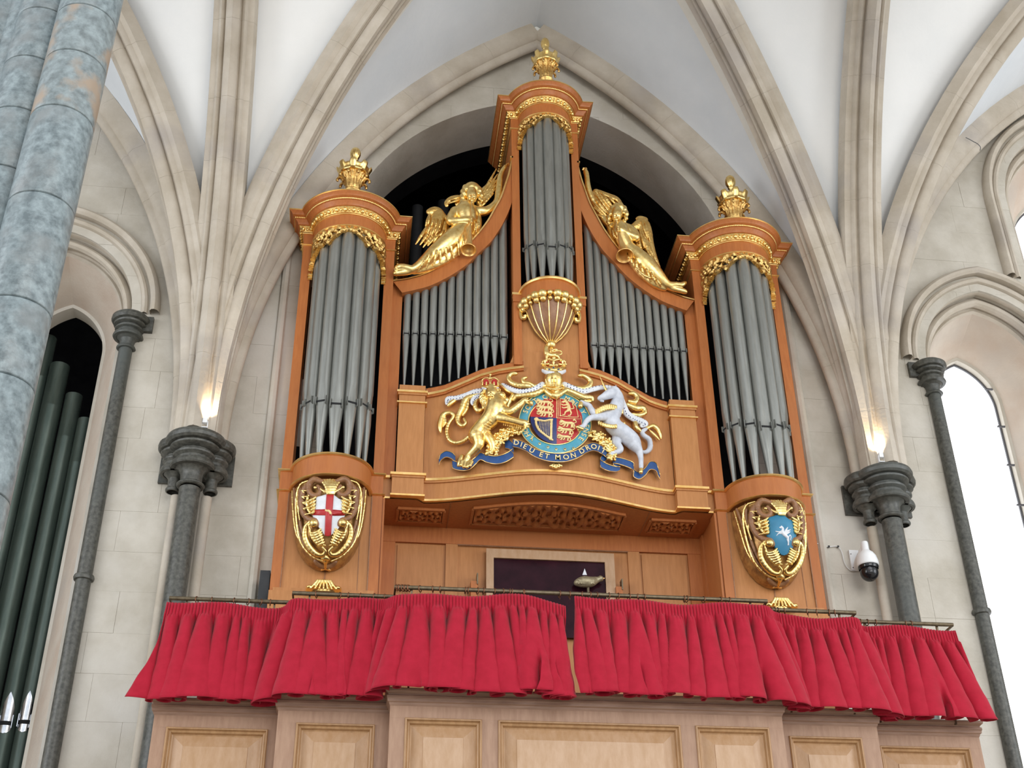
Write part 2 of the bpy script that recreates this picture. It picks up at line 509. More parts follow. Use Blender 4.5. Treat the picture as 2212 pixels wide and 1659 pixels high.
def stones(cells, parent, mname, y=WY, gap=.0009, lim=.02):
    for key, polys in cells.items():
        bm = bmesh.new()
        for p in polys:
            try: bm.faces.new([bm.verts.new((q[0], y, q[1])) for q in p])
            except ValueError: pass
        bmesh.ops.remove_doubles(bm, verts=bm.verts, dist=1e-4)
        area = sum(f.calc_area() for f in bm.faces)
        if area < lim: bm.free(); continue
        bmesh.ops.dissolve_limit(bm, angle_limit=.01, verts=bm.verts, edges=bm.edges)
        off = rng.uniform(-.0015, .0015)
        cx = sum(v.co.x for v in bm.verts)/len(bm.verts); cz = sum(v.co.z for v in bm.verts)/len(bm.verts)
        ex = bmesh.ops.extrude_face_region(bm, geom=bm.faces[:])
        nv = [g for g in ex['geom'] if isinstance(g, bmesh.types.BMVert)]
        fr = [g for g in ex['geom'] if isinstance(g, bmesh.types.BMFace)]
        for v in bm.verts:
            if v not in nv: v.co.y = y+.004
        for v in nv:
            v.co.y = y+off
            dx, dz = v.co.x-cx, v.co.z-cz; d = math.hypot(dx, dz)+1e-9
            v.co.x -= dx/d*gap*1.6; v.co.z -= dz/d*gap*1.6
        bmesh.ops.recalc_face_normals(bm, faces=bm.faces)
        me = bpy.data.meshes.new('stone_block'); bm.to_mesh(me); bm.free()
        link_mesh('stone_block', me, mname, parent, None)

def cut_hole(poly, x0, x1, z0, z1):
    """part of a hole polygon inside a field, pulled slightly inside so it stays a hole"""
    p = poly
    p = clip_poly(p, 0, x0+.004, True); p = clip_poly(p, 0, x1-.004, False) if p else p
    p = clip_poly(p, 1, z0+.004, True) if p else p; p = clip_poly(p, 1, z1-.004, False) if p else p
    return p
for (x0, x1, z0, z1, seed) in ((-5.5, -1.976, 3.9, 11.0, 1), (1.976, 5.9, 3.9, 11.4, 2), (-1.976, 1.976, 9.25, 12.1, 3)):
    bl = []
    for h in (holes[1:] if seed < 3 else holes[:1]):
        hh = cut_hole(h, x0, x1, z0 if seed < 3 else z0-9, z1)
        if len(hh) > 2 and seed < 3: bl.append(hh)
    out = None
    if seed == 3:
        out = [(x0, z1), (x0, z0)]+[p for p in organ_opening() if p[1] > z0+.02]+[(x1, z0), (x1, z1)]
    stones(ashlar(x0, x1, z0, z1, bl, seed, out), wall, 'stone')
# reveals of the organ opening
def loft(rows, name, m, parent=None, smooth=35):
    return MB().grid(rows).build(name, m, parent, smooth)
oo = organ_opening(40)
trim_n = [0]
def trim_name():
    trim_n[0] += 1; return 'trim_%d' % trim_n[0]
struct(loft([[(x, WY+.0, z) for x, z in oo], [(x, WY+.63, z) for x, z in oo]], trim_name(), 'stone'))
# soft bead on the edge of the opening (jamb roll)
t = MB()
for sgn in (-1, 1):
    t.tube([(sgn*2.455, WY-.01, z) for z in (3.5, 6, 9.35)], .04, 8)
struct(t.build(trim_name(), 'stone'))

# organ chamber behind the wall, its darkness painted in as near-black walls
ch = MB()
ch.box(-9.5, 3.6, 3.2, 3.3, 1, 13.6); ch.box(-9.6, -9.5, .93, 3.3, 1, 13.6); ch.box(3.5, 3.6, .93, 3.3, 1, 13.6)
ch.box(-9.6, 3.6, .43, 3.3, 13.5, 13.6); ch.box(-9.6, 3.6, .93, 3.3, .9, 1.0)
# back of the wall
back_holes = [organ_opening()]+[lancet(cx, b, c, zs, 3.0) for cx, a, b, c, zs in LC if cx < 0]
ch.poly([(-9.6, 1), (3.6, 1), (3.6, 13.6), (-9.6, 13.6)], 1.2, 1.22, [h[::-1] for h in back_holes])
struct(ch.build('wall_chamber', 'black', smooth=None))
# band that closes the wall thickness of the organ opening up to the chamber
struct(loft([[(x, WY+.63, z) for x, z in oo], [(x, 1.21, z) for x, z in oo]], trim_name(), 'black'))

# lancets: stepped and moulded heads, splayed reveals
def lancet_head(cx, a, b, c, zs, z0=3.0):
    ao = a+.23
    # moulding profile: (half width, y)
    prof = [(ao+.03, WY), (ao+.03, WY-.05), (ao+.015, WY-.082), (ao-.01, WY-.10), (ao-.035, WY-.095), (ao-.055, WY-.07), (ao-.058, WY-.02), (ao-.045, WY+.012), (ao-.062, WY+.022)]
    prof += [(ao-.080, WY+.0), (ao-.088, WY-.03), (ao-.11, WY-.045), (ao-.135, WY-.03), (ao-.145, WY+.0), (ao-.135, WY+.045), (ao-.120, WY+.075), (ao-.140, WY+.085),
             (ao-.165, WY+.05), (ao-.185, WY+.02), (ao-.210, WY+.012), (ao-.232, WY+.03), (ao-.238, WY+.065), (ao-.222, WY+.115), (ao-.212, WY+.14), (ao-.232, WY+.145),
             (ao-.262, WY+.105), (ao-.285, WY+.09), (ao-.310, WY+.10), (ao-.325, WY+.13), (ao-.318, WY+.17), (ao-.300, WY+.205), (ao-.320, WY+.215), (ao-.345, WY+.20), (ao-.36, WY+.235)]
    rows = []
    for w, y in prof:
        rows.append([(x, y, z) for x, z in lancet(cx, w, c, zs, 9.5, 18, 6 < abs(cx) < 7)])
    m = struct(loft(rows, trim_name(), 'rib'))
    # plain splay and its inner edge
    a1 = ao-.36
    r2 = [[(x, WY+.235, z) for x, z in lancet(cx, a1, c, zs, z0, 18)], [(x, 1.02, z) for x, z in lancet(cx, b+.03, c, zs, z0, 18)]]
    struct(loft(r2, trim_name(), 'stone_warm'))
    r3 = [[(x, 1.02, z) for x, z in lancet(cx, b+.03, c, zs, z0, 18)], [(x, 1.03, z) for x, z in lancet(cx, b, c, zs, z0, 18)], [(x, 1.2, z) for x, z in lancet(cx, b, c, zs, z0, 18)]]
    struct(loft(r3, trim_name(), 'stone'))
    # jamb recess for the nook shaft, below the spring
    for sg in (-1, 1):
        j = MB()
        X = [cx+sg*(a), cx+sg*(a), cx+sg*a1]
        Yv = [WY, WY+.235, WY+.235]
        j.grid([[(X[i], Yv[i], z0) for i in range(3)], [(X[i], Yv[i], zs+.02) for i in range(3)]])
        struct(j.build(trim_name(), 'stone', smooth=None))
for cx, a, b, c, zs in LC:
    if abs(cx) < 7: lancet_head(cx, a, b, c, zs)

# glazed lancets of the right-hand bay (leaded panes with iron saddle bars)
wn = 0
for cx, a, b, c, zs in LC:
    if not 0 < cx < 7: continue
    wn += 1
    fr = MB()
    o1 = lancet(cx, b+.01, c, zs, 3.0, 18); o2 = lancet(cx, b-.02, c, zs, 3.02, 18)
    fr.grid([[(x, 1.10, z) for x, z in o1], [(x, 1.10, z) for x, z in o2], [(x, 1.14, z) for x, z in o2]])
    win = struct(fr.build('window_%d' % wn, 'lead'))
    top = zs+math.sqrt((b+c)**2-c*c)
    k = 0
    z = 3.2
    while z < top-.05:
        hw = b
        if z > zs:
            hw = max(math.sqrt(max((b+c)**2-(z-zs)**2, 0))-c, .0)
        MB().box(cx-hw, cx+hw, 1.13, 1.15, z-.008, z+.008).build('saddle_bar', 'lead', win, None)
        MB().box(cx+hw-.08, cx+hw+.01, 1.03, 1.05, z-.010, z+.004).build('bar_stub', 'lead', win, None)  # stub shaped as the bar end left visible beside the window glare
        z2 = min(z+.45, top)
        pn = []
        # pane between bars, cut by the head
        pl = [(cx-b, z), (cx+b, z), (cx+b, z2), (cx-b, z2)]
        zz = [z+(z2-z)*i/6 for i in range(7)]
        def hwf(q):
            return b if q <= zs else max(math.sqrt(max((b+c)**2-(q-zs)**2, 0))-c, .001)
        outl = [(cx-hwf(q), q) for q in zz]+[(cx+hwf(q), q) for q in zz[::-1]]
        MB().poly(outl[::-1], 1.118, 1.122).build('pane', 'pane', win, None)
        z += .45

# ---------------------------------------------------------------- vault
def arc3(p0, d, r, span, z0=SPR, n=20, a0=0.0):
    """quarter of a pointed arch starting vertically at p0 and leaning along d over a horizontal span"""
    th = math.acos(1-span/r)
    return [np.array([p0[0]+d[0]*r*(1-math.cos(t)), p0[1]+d[1]*r*(1-math.cos(t)), z0+r*math.sin(t)]) for t in [a0+(th-a0)*i/n for i in range(n+1)]]
RIBP = [(-.205, -.10), (-.185, .02), (-.135, .035), (-.128, .06), (-.108, .078), (-.085, .07), (-.072, .05), (-.060, .055), (-.066, .085), (-.06, .115), (-.035, .14), (-.010, .150), (0, .158),
        (.010, .150), (.035, .14), (.06, .115), (.066, .085), (.060, .055), (.072, .05), (.085, .07), (.108, .078), (.128, .06), (.135, .035), (.185, .02), (.205, -.10)]
WRIBP = [(-.12, -.13), (-.11, .0), (-.072, .055), (-.045, .06), (-.04, .10), (-.02, .125), (.01, .13), (.04, .12), (.062, .09), (.06, .05), (.075, .045), (.095, .03), (.13, -.04)]
def rib(path, side, prof, name, sc=1.0, step=.62, mname='rib'):
    """stones of a rib as parts: profile swept along path, across = side vector, inwards = away from the web"""
    root = thing_struct(name)
    L_ = [0.0]
    for a, b in zip(path[:-1], path[1:]): L_.append(L_[-1]+np.linalg.norm(b-a))
    tot = L_[-1]; ncut = max(1, int(tot/step))
    side = np.array(side, float)
    def at(s):
        i = min(max(np.searchsorted(L_, s)-1, 0), len(path)-2)
        t = (s-L_[i])/(L_[i+1]-L_[i]); p = path[i]*(1-t)+path[i+1]*t
        tan = path[i+1]-path[i]
        # smooth tangent
        if i+2 < len(path): tan = tan*(1-t*.5)+(path[i+2]-path[i+1])*(t*.5)
        tan /= np.linalg.norm(tan)
        inn = np.cross(tan, side); inn /= np.linalg.norm(inn)
        if inn[2] > 0 and abs(inn[2]) > .05 : inn = -inn
        return p, inn
    _, inn0 = at(tot*.5)
    cuts = [0.0]
    while cuts[-1] < tot-.3: cuts.append(cuts[-1]+step*random.uniform(.8, 1.25))
    cuts[-1] = tot
    for a, b in zip(cuts[:-1], cuts[1:]):
        rows = []
        jit = random.uniform(-.0008, .0008)
        for s in np.linspace(a+.0006, b-.0006, 6):
            p, inn = at(s)
            if inn@inn0 < 0: inn = -inn
            rows.append([p+side*u*sc+inn*(v*sc+jit) for u, v in prof])
        m = MB().grid(rows)
        n = len(prof); k = len(m.v)
        m.f.append(tuple(range(n))); m.f.append(tuple(range(k-n, k))[::-1])
        m.build('voussoir', mname, root, 50)
    return root
def thing_struct(name):
    o = bpy.data.objects.new(name, None); COL.objects.link(o); o['kind'] = 'structure'
    WORLD[o.name] = Vector((0, 0, 0)); o.empty_display_size = .1
    return o

def lerp(a, b, t): return a*(1-t)+b*t
def web(c1, c2, name, m='plaster', n=10, sag=.0, margin=0.0):
    """curved cell between two rib lines, slightly domed"""
    rows = []
    for a, b in zip(c1, c2):
        r = []
        for j in range(n+1):
            t = j/n; p = lerp(a, b, t); p = p+np.array([0, 0, sag*4*t*(1-t)*np.linalg.norm(b-a)])
            r.append(p)
        rows.append(r)
    return struct(MB().grid(rows).build(name, m))
YS = .12
cn = 0
for row in (0, 1):
    yb = YS-row*LB
    for bay in (-1, 0, 1):
        xc = bay*2*HB
        mid = np.array([xc, yb-LB/2, 0])
        hd = math.hypot(HB, LB/2)
        n = 26
        for sy in ((1, -1) if row == 0 else (1,)):
            yw = yb if sy == 1 else yb-LB
            D = {}
            for sx in (-1, 1):
                p0 = np.array([xc+sx*HB, yw, 0])
                dv = (mid-p0); dv[2] = 0; dv /= np.linalg.norm(dv)
                D[sx] = arc3(p0, dv, 5.8, hd, n=n)
                W_ = arc3(p0, (-sx, 0, 0), 6.45, HB, n=n)
                T_ = arc3(p0, (0, -sy, 0), 7.0, LB/2, n=n)
                cn += 1
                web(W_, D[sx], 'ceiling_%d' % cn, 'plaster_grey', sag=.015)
                if row == 0 and sy == 1:      # stone margin that follows the diagonal rib, laid just proud of the limewash
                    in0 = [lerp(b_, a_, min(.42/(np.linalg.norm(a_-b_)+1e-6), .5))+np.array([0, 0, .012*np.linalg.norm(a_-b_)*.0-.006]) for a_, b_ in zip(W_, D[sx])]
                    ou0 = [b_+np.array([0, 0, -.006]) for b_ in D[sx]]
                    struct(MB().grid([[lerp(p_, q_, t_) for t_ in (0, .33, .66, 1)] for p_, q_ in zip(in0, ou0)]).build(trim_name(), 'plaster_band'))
                cn += 1
                web(T_, D[sx], 'ceiling_%d' % cn, 'plaster', sag=.015)
                if row == 0:
                    # start the ribs side by side on the capital
                    q0 = p0+np.array([-sx*.05, -sy*.10, 0])
                    dn = dv
                    sd = np.cross(dn, (0, 0, 1))
                    if sy == 1 or abs(bay) == 0:
                        rib(arc3(q0, dn, 5.72, hd-.02, n=20), sd, RIBP, trim_name(), sc=1.0)
                if row == 0 and sy == 1 and bay != 0 or row == 0 and sy == 1 and bay == 0:
                    q0 = np.array([xc+sx*(HB-.12), .165, 0])
                    rib(arc3(q0, (-sx, 0, 0), 6.33, HB-.12, n=24), (0, 1, 0), WRIBP, trim_name(), sc=1.0)
                if row == 0 and sx == 1 and bay < 1:
                    q0 = p0+np.array([0, -sy*.16, 0])
                    rib(arc3(q0, (0, -sy, 0), 6.9, LB/2-.16, n=24), (1, 0, 0), RIBP, trim_name(), sc=1.0)

# ================================================================== the organ case
organ = thing('pipe_organ', 'tall oak pipe organ case with grey pipes and gilded mouldings in the stone arch', 'organ', (0, 0, 4.4))
CX = 1.868; RB = .340; HO = .43

def plan(d, cx=CX, r=RB, ho=HO, y0=0.0, yl=.29, yr=.8, n=28):
    """outline of a tower seen from above, offset outwards by d: side, front strip, half round bow, front strip, side"""
    R_ = r+d; xe = math.sqrt(max(R_*R_-d*d, 0))
    pts = [(cx-ho-d, yl), (cx-ho-d, y0-d), (cx-xe, y0-d)]
    a0 = math.asin(max(min(d/R_, 1), 0))
    pts += [(cx-R_*math.cos(t), y0-R_*math.sin(t)) for t in [a0+(PI-2*a0)*i/n for i in range(1, n)]]
    pts += [(cx+xe, y0-d), (cx+ho+d, y0-d), (cx+ho+d, yr)]
    return pts
def sweep_plan(prof, name, m, parent=None, smooth=40, top=False, bottom=False, **kw):
    """prof: (offset, z) list"""
    rows = [[(x, y, z) for x, y in plan(d, **kw)] for d, z in prof]
    b = MB().grid(rows)
    for on, (d, z) in ((top, prof[-1]), (bottom, prof[0])):
        if on:
            p = plan(d, **kw); n0 = len(b.v)
            b.v.extend([(x, y, z) for x, y in p]); b.f.append(tuple(range(n0, n0+len(p))))
    return b.build(name, m, parent, smooth)

def bump_path(path, z, r, step, b, sz=1.0, alt=None):
    """small carved beads along a plan line"""
    L_ = [0]
    for a, c in zip(path[:-1], path[1:]): L_.append(L_[-1]+math.hypot(c[0]-a[0], c[1]-a[1]))
    n = max(2, int(L_[-1]/step)); k = 0
    for i in range(n):
        s = (i+.5)*L_[-1]/n
        while k < len(L_)-2 and L_[k+1] < s: k += 1
        t = (s-L_[k])/(L_[k+1]-L_[k]+1e-9)
        x = path[k][0]*(1-t)+path[k+1][0]*t; y = path[k][1]*(1-t)+path[k+1][1]*t
        if alt and i % 2: b.sphere((x, y, z), alt[0], 6, 4, sz=alt[1])
        else: b.sphere((x, y, z), r, 8, 5, sz=sz)
    return b

def rail_strip(name, d0, z, h, parent, m='gold_trim', **kw):
    return sweep_plan([(d0-.012, z-h*.5), (d0, z-h*.5), (d0+.012, z-h*.2), (d0+.016, z), (d0+.012, z+h*.35), (d0-.012, z+h*.5)], name, m, parent, **kw)

def pipe(parent, x, y, r, zt, zm, zf, rf, face=-PI/2, m='pipe', ear=True, n=20, mouth_h=None, name='organ_pipe', mouth_m=None):
    """flue pipe: open body, flattened mouth with a dark slot and two ears, conical foot; face = direction the mouth looks"""
    mh = mouth_h or r*1.5
    prof = [(rf, zf), (rf*1.05, zf+.02), (r*.985, zm-.012), (r, zm), (r, zt-.004), (r*.985, zt)]
    prof += [(r*.93, zt), (r*.93, zt-.12)]
    def flat(a, z):
        return 1.0
    rows = []
    zs = [(rf, zf), (rf*1.1, zf+.03)]
    k = 4
    for i in range(1, k+1):
        t = i/k; zz = zf+.03+(zm-.004-zf-.03)*t; zs.append((rf*1.1+(r-rf*1.1)*t**.93, zz))
    zs += [(r, zm+.012), (r, zm+mh), (r, zm+mh*2.4), (r, zt), (r*.94, zt), (r*.94, zt-.1)]
    for rr, z in zs:
        row = []
        for i in range(n):
            a = 2*PI*i/n
            da = (a-face+PI) % (2*PI)-PI
            q = rr
            # mouth flat: bring the front in between foot top and above the lip
            if zm-r*1.6 < z < zm+mh*1.6 and abs(da) < .75 and z > zf+.05:
                lim = rr*math.cos(.75)*(1.0 if z > zm-.005 else 1.02)
                q = min(rr, lim/math.cos(da))
            row.append((x+q*math.cos(a), y+q*math.sin(a), z))
        rows.append(row)
    o = MB().grid(rows, closed_u=True).build(name, m, parent, 50)
    fx, fy = math.cos(face), math.sin(face); tx, ty = -fy, fx
    rr = r*math.cos(.75)
    def pt(u, v, z): return (x+fx*(rr+v)+tx*u, y+fy*(rr+v)+ty*u, z)
    w = r*math.sin(.75)*1.08; sh = min(max(r*.26, .008), .016)
    b = MB()
    v = [pt(-w, .0025, zm-.002), pt(w, .0025, zm-.002), pt(w, .0025, zm+sh), pt(-w, .0025, zm+sh),
         pt(-w, -.01, zm-.002), pt(w, -.01, zm-.002), pt(w, -.01, zm+sh), pt(-w, -.01, zm+sh)]
    b.add(v, [(0, 1, 2, 3), (0, 4, 5, 1), (3, 2, 6, 7), (0, 3, 7, 4), (1, 5, 6, 2)])
    b.build('pipe_mouth', 'slot', o, None)
    if ear:
        for s in (-1, 1):
            eh = r*1.0; e = MB()
            u0, u1 = s*w, s*(w+.004)
            vv = [pt(u0, -.012, zm-eh*.55), pt(u0, .016, zm-eh*.4), pt(u0, .016, zm+eh*.8), pt(u0, -.012, zm+eh),
                  pt(u1, -.012, zm-eh*.55), pt(u1, .016, zm-eh*.4), pt(u1, .016, zm+eh*.8), pt(u1, -.012, zm+eh)]
            e.add(vv, [(0, 1, 2, 3), (7, 6, 5, 4), (0, 4, 5, 1), (1, 5, 6, 2), (2, 6, 7, 3), (3, 7, 4, 0)])
            e.build('pipe_ear', m, o, None)
    return o

def fret(name, parent, fmap, mask, height, nu, nv, m='gold_dull', th=.012):
    """pierced carving: cells of a (u, v) grid kept where mask > 0, raised by height; fmap(u, v, w) -> point"""
    U = np.linspace(0, 1, nu+1); V = np.linspace(0, 1, nv+1)
    b = MB(); idx = {}
    keep = [[mask((U[i]+U[i+1])/2, (V[j]+V[j+1])/2) > 0 for j in range(nv)] for i in range(nu)]
    def vid(i, j, s):
        k = (i, j, s)
        if k not in idx:
            idx[k] = len(b.v); w = height(U[i], V[j]) if s else -th
            b.v.append(tuple(fmap(U[i], V[j], w)))
        return idx[k]
    for i in range(nu):
        for j in range(nv):
            if not keep[i][j]: continue
            b.f.append((vid(i, j, 1), vid(i+1, j, 1), vid(i+1, j+1, 1), vid(i, j+1, 1)))
            for (di, dj, e0, e1) in ((-1, 0, (i, j), (i, j+1)), (1, 0, (i+1, j), (i+1, j+1)), (0, -1, (i, j), (i+1, j)), (0, 1, (i, j+1), (i+1, j+1))):
                a, c = i+di, j+dj
                if a < 0 or c < 0 or a >= nu or c >= nv or not keep[a][c]:
                    b.f.append((vid(*e0, 1), vid(*e1, 1), vid(*e1, 0), vid(*e0, 0)))
    return b.build(name, m, parent, 60)

def pipe_shade(cx, y0, r, ztop, parent, half, zside, apex, seed, name='pipe_shade'):
    """gilded leaf carving under the bow; hugs the half round, opening shaped as a pointed arch"""
    rr = random.Random(seed)
    holes_ = []
    for s in (-1, 1):
        for (u, v, a) in ((.17, .09, .020), (.27, .15, .024), (.36, .25, .028), (.46, .17, .024), (.52, .30, .026), (.62, .22, .026), (.66, .38, .024), (.76, .30, .026), (.80, .48, .024), (.90, .42, .02), (.92, .64, .018), (.95, .80, .012)):
            holes_.append((s*u, v, a*rr.uniform(.75, 1.15), rr.uniform(0, 3)))
    H = ztop-zside
    def inner(t):          # lower edge of the carving at |t|: 0 centre, 1 side (0..1 of height)
        t = abs(t)
        return float(np.interp(t, [0, .06, .15, .25, .33, .37, .42, .52, .62, .68, .78, .88, .95, 1.0], [apex, apex+.01, .19, .29, .40, .43, .36, .40, .46, .52, .60, .72, .86, 1.0]))+.012*math.sin(t*40)
    def mask(u, v):
        t = 2*u-1
        if v > inner(t): return -1
        if abs(t) > .985 and v > .95: return -1
        for a, b_, c, ph in holes_:
            dx = (t-a)*half*1.0; dz = (v-b_)*H
            d = math.hypot(dx*math.cos(ph)+dz*math.sin(ph), (dz*math.cos(ph)-dx*math.sin(ph))*.62)
            if d < c*.55: return -1
        return 1
    def height(u, v):
        t = 2*u-1; e = inner(t)
        h = .010*abs(math.sin(9*PI*abs(t)+v*13))+.008*math.sin(31*abs(t)*1.3-v*38+2*math.sin(v*17))
        if e-v < .07: h += .014
        return h+.006
    def fm(u, v, w):
        t = 2*u-1; a = PI/2*t*.985
        R_ = r+w
        return (cx+R_*math.sin(a), y0-R_*math.cos(a), ztop-v*H)
    return fret(name, parent, fm, mask, height, 110, 46)

def cornice(cx, y0, zn, r, ho, yl, yr, parent, s=1.0):
    """frieze, egg and dart, cyma, rope and corona: zn = height of the necking strip"""
    kw = dict(cx=cx, y0=y0, r=r, ho=ho, yl=yl, yr=yr)
    rail_strip('necking_strip', 0.0, zn, .022, parent, **kw)
    root = sweep_plan([(-.02, zn-.03), (0, zn-.02), (.002, zn+.05*s), (.004, zn+.125*s)], 'frieze', 'oak', parent, **kw)
    sweep_plan([(.0, zn+.122*s), (.014, zn+.125*s), (.016, zn+.135*s), (.006, zn+.14*s)], 'architrave_strip', 'gold_trim', parent, **kw)
    b = MB(); z = zn+.164*s
    bump_path(plan(.034, n=40, **kw), z, .0205*s, .0405*s, b, sz=1.1, alt=(.0125*s, 1.55))
    b.build('egg_and_dart', 'gold', parent, 60)
    sweep_plan([(.006, zn+.14*s), (.018, zn+.142*s), (.03, zn+.165*s), (.045, zn+.185*s), (.05, zn+.19*s), (.048, zn+.197*s)], 'egg_moulding', 'gold_dull', parent, **kw)
    sweep_plan([(.046, zn+.194*s), (.060, zn+.196*s), (.066, zn+.215*s), (.082, zn+.232*s), (.086, zn+.24*s)], 'cornice_cyma', 'oak', parent, **kw)
    b = MB(); bump_path(plan(.094, n=40, **kw), zn+.250*s, .011*s, .0165*s, b)
    b.build('rope_moulding', 'gold', parent, 60)
    sweep_plan([(.084, zn+.238*s), (.098, zn+.24*s), (.1, zn+.258*s), (.098, zn+.262*s), (.118, zn+.268*s), (.126, zn+.285*s), (.142, zn+.298*s), (.147, zn+.305*s)], 'corona', 'oak', parent, **kw)
    sweep_plan([(.145, zn+.302*s), (.150, zn+.304*s), (.151, zn+.312*s), (.146, zn+.314*s)], 'cornice_edge', 'gold_trim', parent, **kw)
    sweep_plan([(.146, zn+.313*s), (.10, zn+.318*s)], 'cornice_top', 'oak', parent, top=True, **kw)

def tower(cx, y0, zbelt, zbelt2, zn, r, ho, yl, yr, zbody, pr_, nm, mouths, seed, asym):
    w = ho-r
    for s in (-1, 1):
        # pilasters beside the pipes, with their deep returns
        x0, x1 = (cx-ho, cx-r) if s < 0 else (cx+r, cx+ho)
        b = MB().box(x0+.003, x1, y0+.0, (yl if s < 0 else yr), zbody, zn-.02)
        b.build('pilaster', 'oak', organ, None)
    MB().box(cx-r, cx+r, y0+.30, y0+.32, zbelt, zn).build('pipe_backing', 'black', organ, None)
    # belt with rim and lower strip
    kw = dict(cx=cx, y0=y0, r=r-.012, ho=ho, yl=yl, yr=yr)
    if zbelt2:
        sweep_plan([(.0, zbelt2), (.002, zbelt-.02)], 'belt', 'oak', organ, top=False, bottom=True, **kw)
        sweep_plan([(.002, zbelt-.02), (.012, zbelt-.014), (-.03, zbelt)], 'belt_floor', 'oak', organ, top=True, **kw)
        rail_strip('belt_rim', .008, zbelt-.006, .026, organ, **kw)
        rail_strip('belt_lower_strip', .004, zbelt2+.004, .018, organ, **kw)
    cornice(cx, y0, zn, r-.004, ho, yl, yr, organ)
    # frieze board above the pipes, curved, lower edge cut level under the shade
    pipe_shade(cx, y0, r-.010, zn-.015, organ, r, zn-.30 if asym else zn-.43, .12, seed)
    # pipes on the half round
    n = 7
    order = [0, 1, 2, 3, 2, 1, 0]
    rc = r-pr_*1.12
    for i in range(n):
        a = PI*(i+.5)/n*.96+PI*.02
        k = order[i]
        pr2 = pr_*(.74, .88, .97, 1.06)[k]
        x = cx-rc*math.cos(a); y = y0-rc*math.sin(a)+.01
        face = math.atan2(-(math.sin(a)), -math.cos(a)) if True else 0
        face = math.atan2(-math.sin(a)*1.0, -math.cos(a)*.9)
        pipe(organ, x, y, pr2, zn+.06, mouths+(.10, .075, .04, 0)[k], zbelt-.01, pr2*.34, face)

# side towers; the body below reaches down behind the gallery
for s, seed in ((-1, 3), (1, 5)):
    if s < 0: tower(-CX, 0.0, 6.697, 6.497, 9.094, RB, HO, .29, .8, 4.5, .060, 0, 7.18, seed, False)
    else: tower(CX, 0.0, 6.697, 6.497, 9.094, RB, HO, .8, .29, 4.5, .060, 0, 7.18, seed, False)
    # lower body under the belt: panel with framing and plank joints
    cx = s*CX
    b = MB().box(cx-.345, cx+.345, .012, .3, 4.5, 6.52)
    b.build('tower_panel', 'oak_light', organ, None)
    MB().box(cx-.004, cx+.004, .006, .02, 4.5, 5.85).build('panel_joint', 'brown', organ, None)
    MB().box(cx+.262, cx+.266, .008, .02, 4.5, 6.45).build('panel_joint', 'brown', organ, None)
    MB().box(cx-.40, cx+.40, -.018, .02, 5.60, 5.63).build('plinth_moulding', 'oak_light', organ, None)
    MB().box(cx-.43, cx+.43, -.03, .0, 4.5, 5.60).build('plinth', 'oak_light', organ, None)
    for q in (-1, 1):
        MB().box(cx+q*.345-.004, cx+q*.345+.004, -.003, .02, 4.6, 6.48).build('panel_joint', 'brown', organ, None)

# centre tower
YC = -.20
tower(0.0, YC, 8.545, None, 10.586, .262, .338, .65, .65, 8.50, .049, 0, 8.92, 8, True)
kw = dict(cx=0.0, y0=YC, r=.262, ho=.335, yl=.3, yr=.3)
def half_bow(prof, name, m, cx, y0, n=28, top=False, a=0.0, smooth=40, parent=None):
    rows = [[(cx-r*math.cos(t), y0-r*math.sin(t), z) for t in [a+(PI-2*a)*i/n for i in range(n+1)]] for r, z in prof]
    b = MB().grid(rows)
    if top:
        n0 = len(b.v); b.v.extend(rows[-1]); b.f.append(tuple(range(n0, n0+n+1)))
    return b.build(name, m, parent or organ, smooth)
half_bow([(.235, 8.395), (.262, 8.41), (.264, 8.52), (.262, 8.54), (.24, 8.545)], 'bow_belt', 'oak', 0, YC, top=True)
half_bow([(.262, 8.525), (.282, 8.528), (.290, 8.542), (.284, 8.556), (.262, 8.56)], 'bow_rim', 'gold_trim', 0, YC)
for s in (-1, 1):
    MB().box(s*.30-.047, s*.30+.047, YC-.016, YC+.02, 8.515, 8.54).build('belt_strip', 'gold_trim', organ, None)
    MB().box(s*.30-.040, s*.30+.040, YC-.010, YC+.02, 8.44, 8.515).build('belt_block', 'oak', organ, None)
# pendant: brown fluted bell, gilt ribs, gadroons and ball
bell = [(.246, 8.40), (.235, 8.36), (.222, 8.31), (.205, 8.25), (.178, 8.18), (.14, 8.11), (.095, 8.055), (.05, 8.02), (.03, 8.0)]
half_bow(bell, 'pendant_bell', 'brown', 0, YC, smooth=60, n=60)
def bell_r(z):
    for (r0, z0), (r1, z1) in zip(bell[:-1], bell[1:]):
        if z1 <= z <= z0: return r1+(r0-r1)*(z-z1)/(z0-z1)
    return .03
b = MB()
for k in range(8):
    a = PI*(k+.5)/8
    b.tube([(-(bell_r(z)+.004)*math.cos(a), YC-(bell_r(z)+.004)*math.sin(a), z) for z in np.linspace(8.36, 8.0, 14)], [.0065]*14, 6)
b.build('pendant_rib', 'gold', organ)
b = MB()
for k in range(12):
    a = PI*(k+.5)/12
    big = .046 if k % 3 != 2 else .03
    cxx, cyy = -.262*math.cos(a), YC-.262*math.sin(a)
    b.sphere((cxx, cyy, 8.375-(k % 3 == 2)*-.006), big, 12, 8, sz=.95)
    b.sphere((cxx*.94, YC+(cyy-YC)*.94, 8.335), big*.7, 10, 6)
for s in (-1, 1):
    b.tube(catmull([(s*.262, YC-.01, 8.37), (s*.272, YC-.015, 8.31), (s*.262, YC-.02, 8.255), (s*.235, YC-.025, 8.25), (s*.232, YC-.03, 8.275)], 5), .018, 8)
b.build('pendant_gadroon', 'gold', organ)
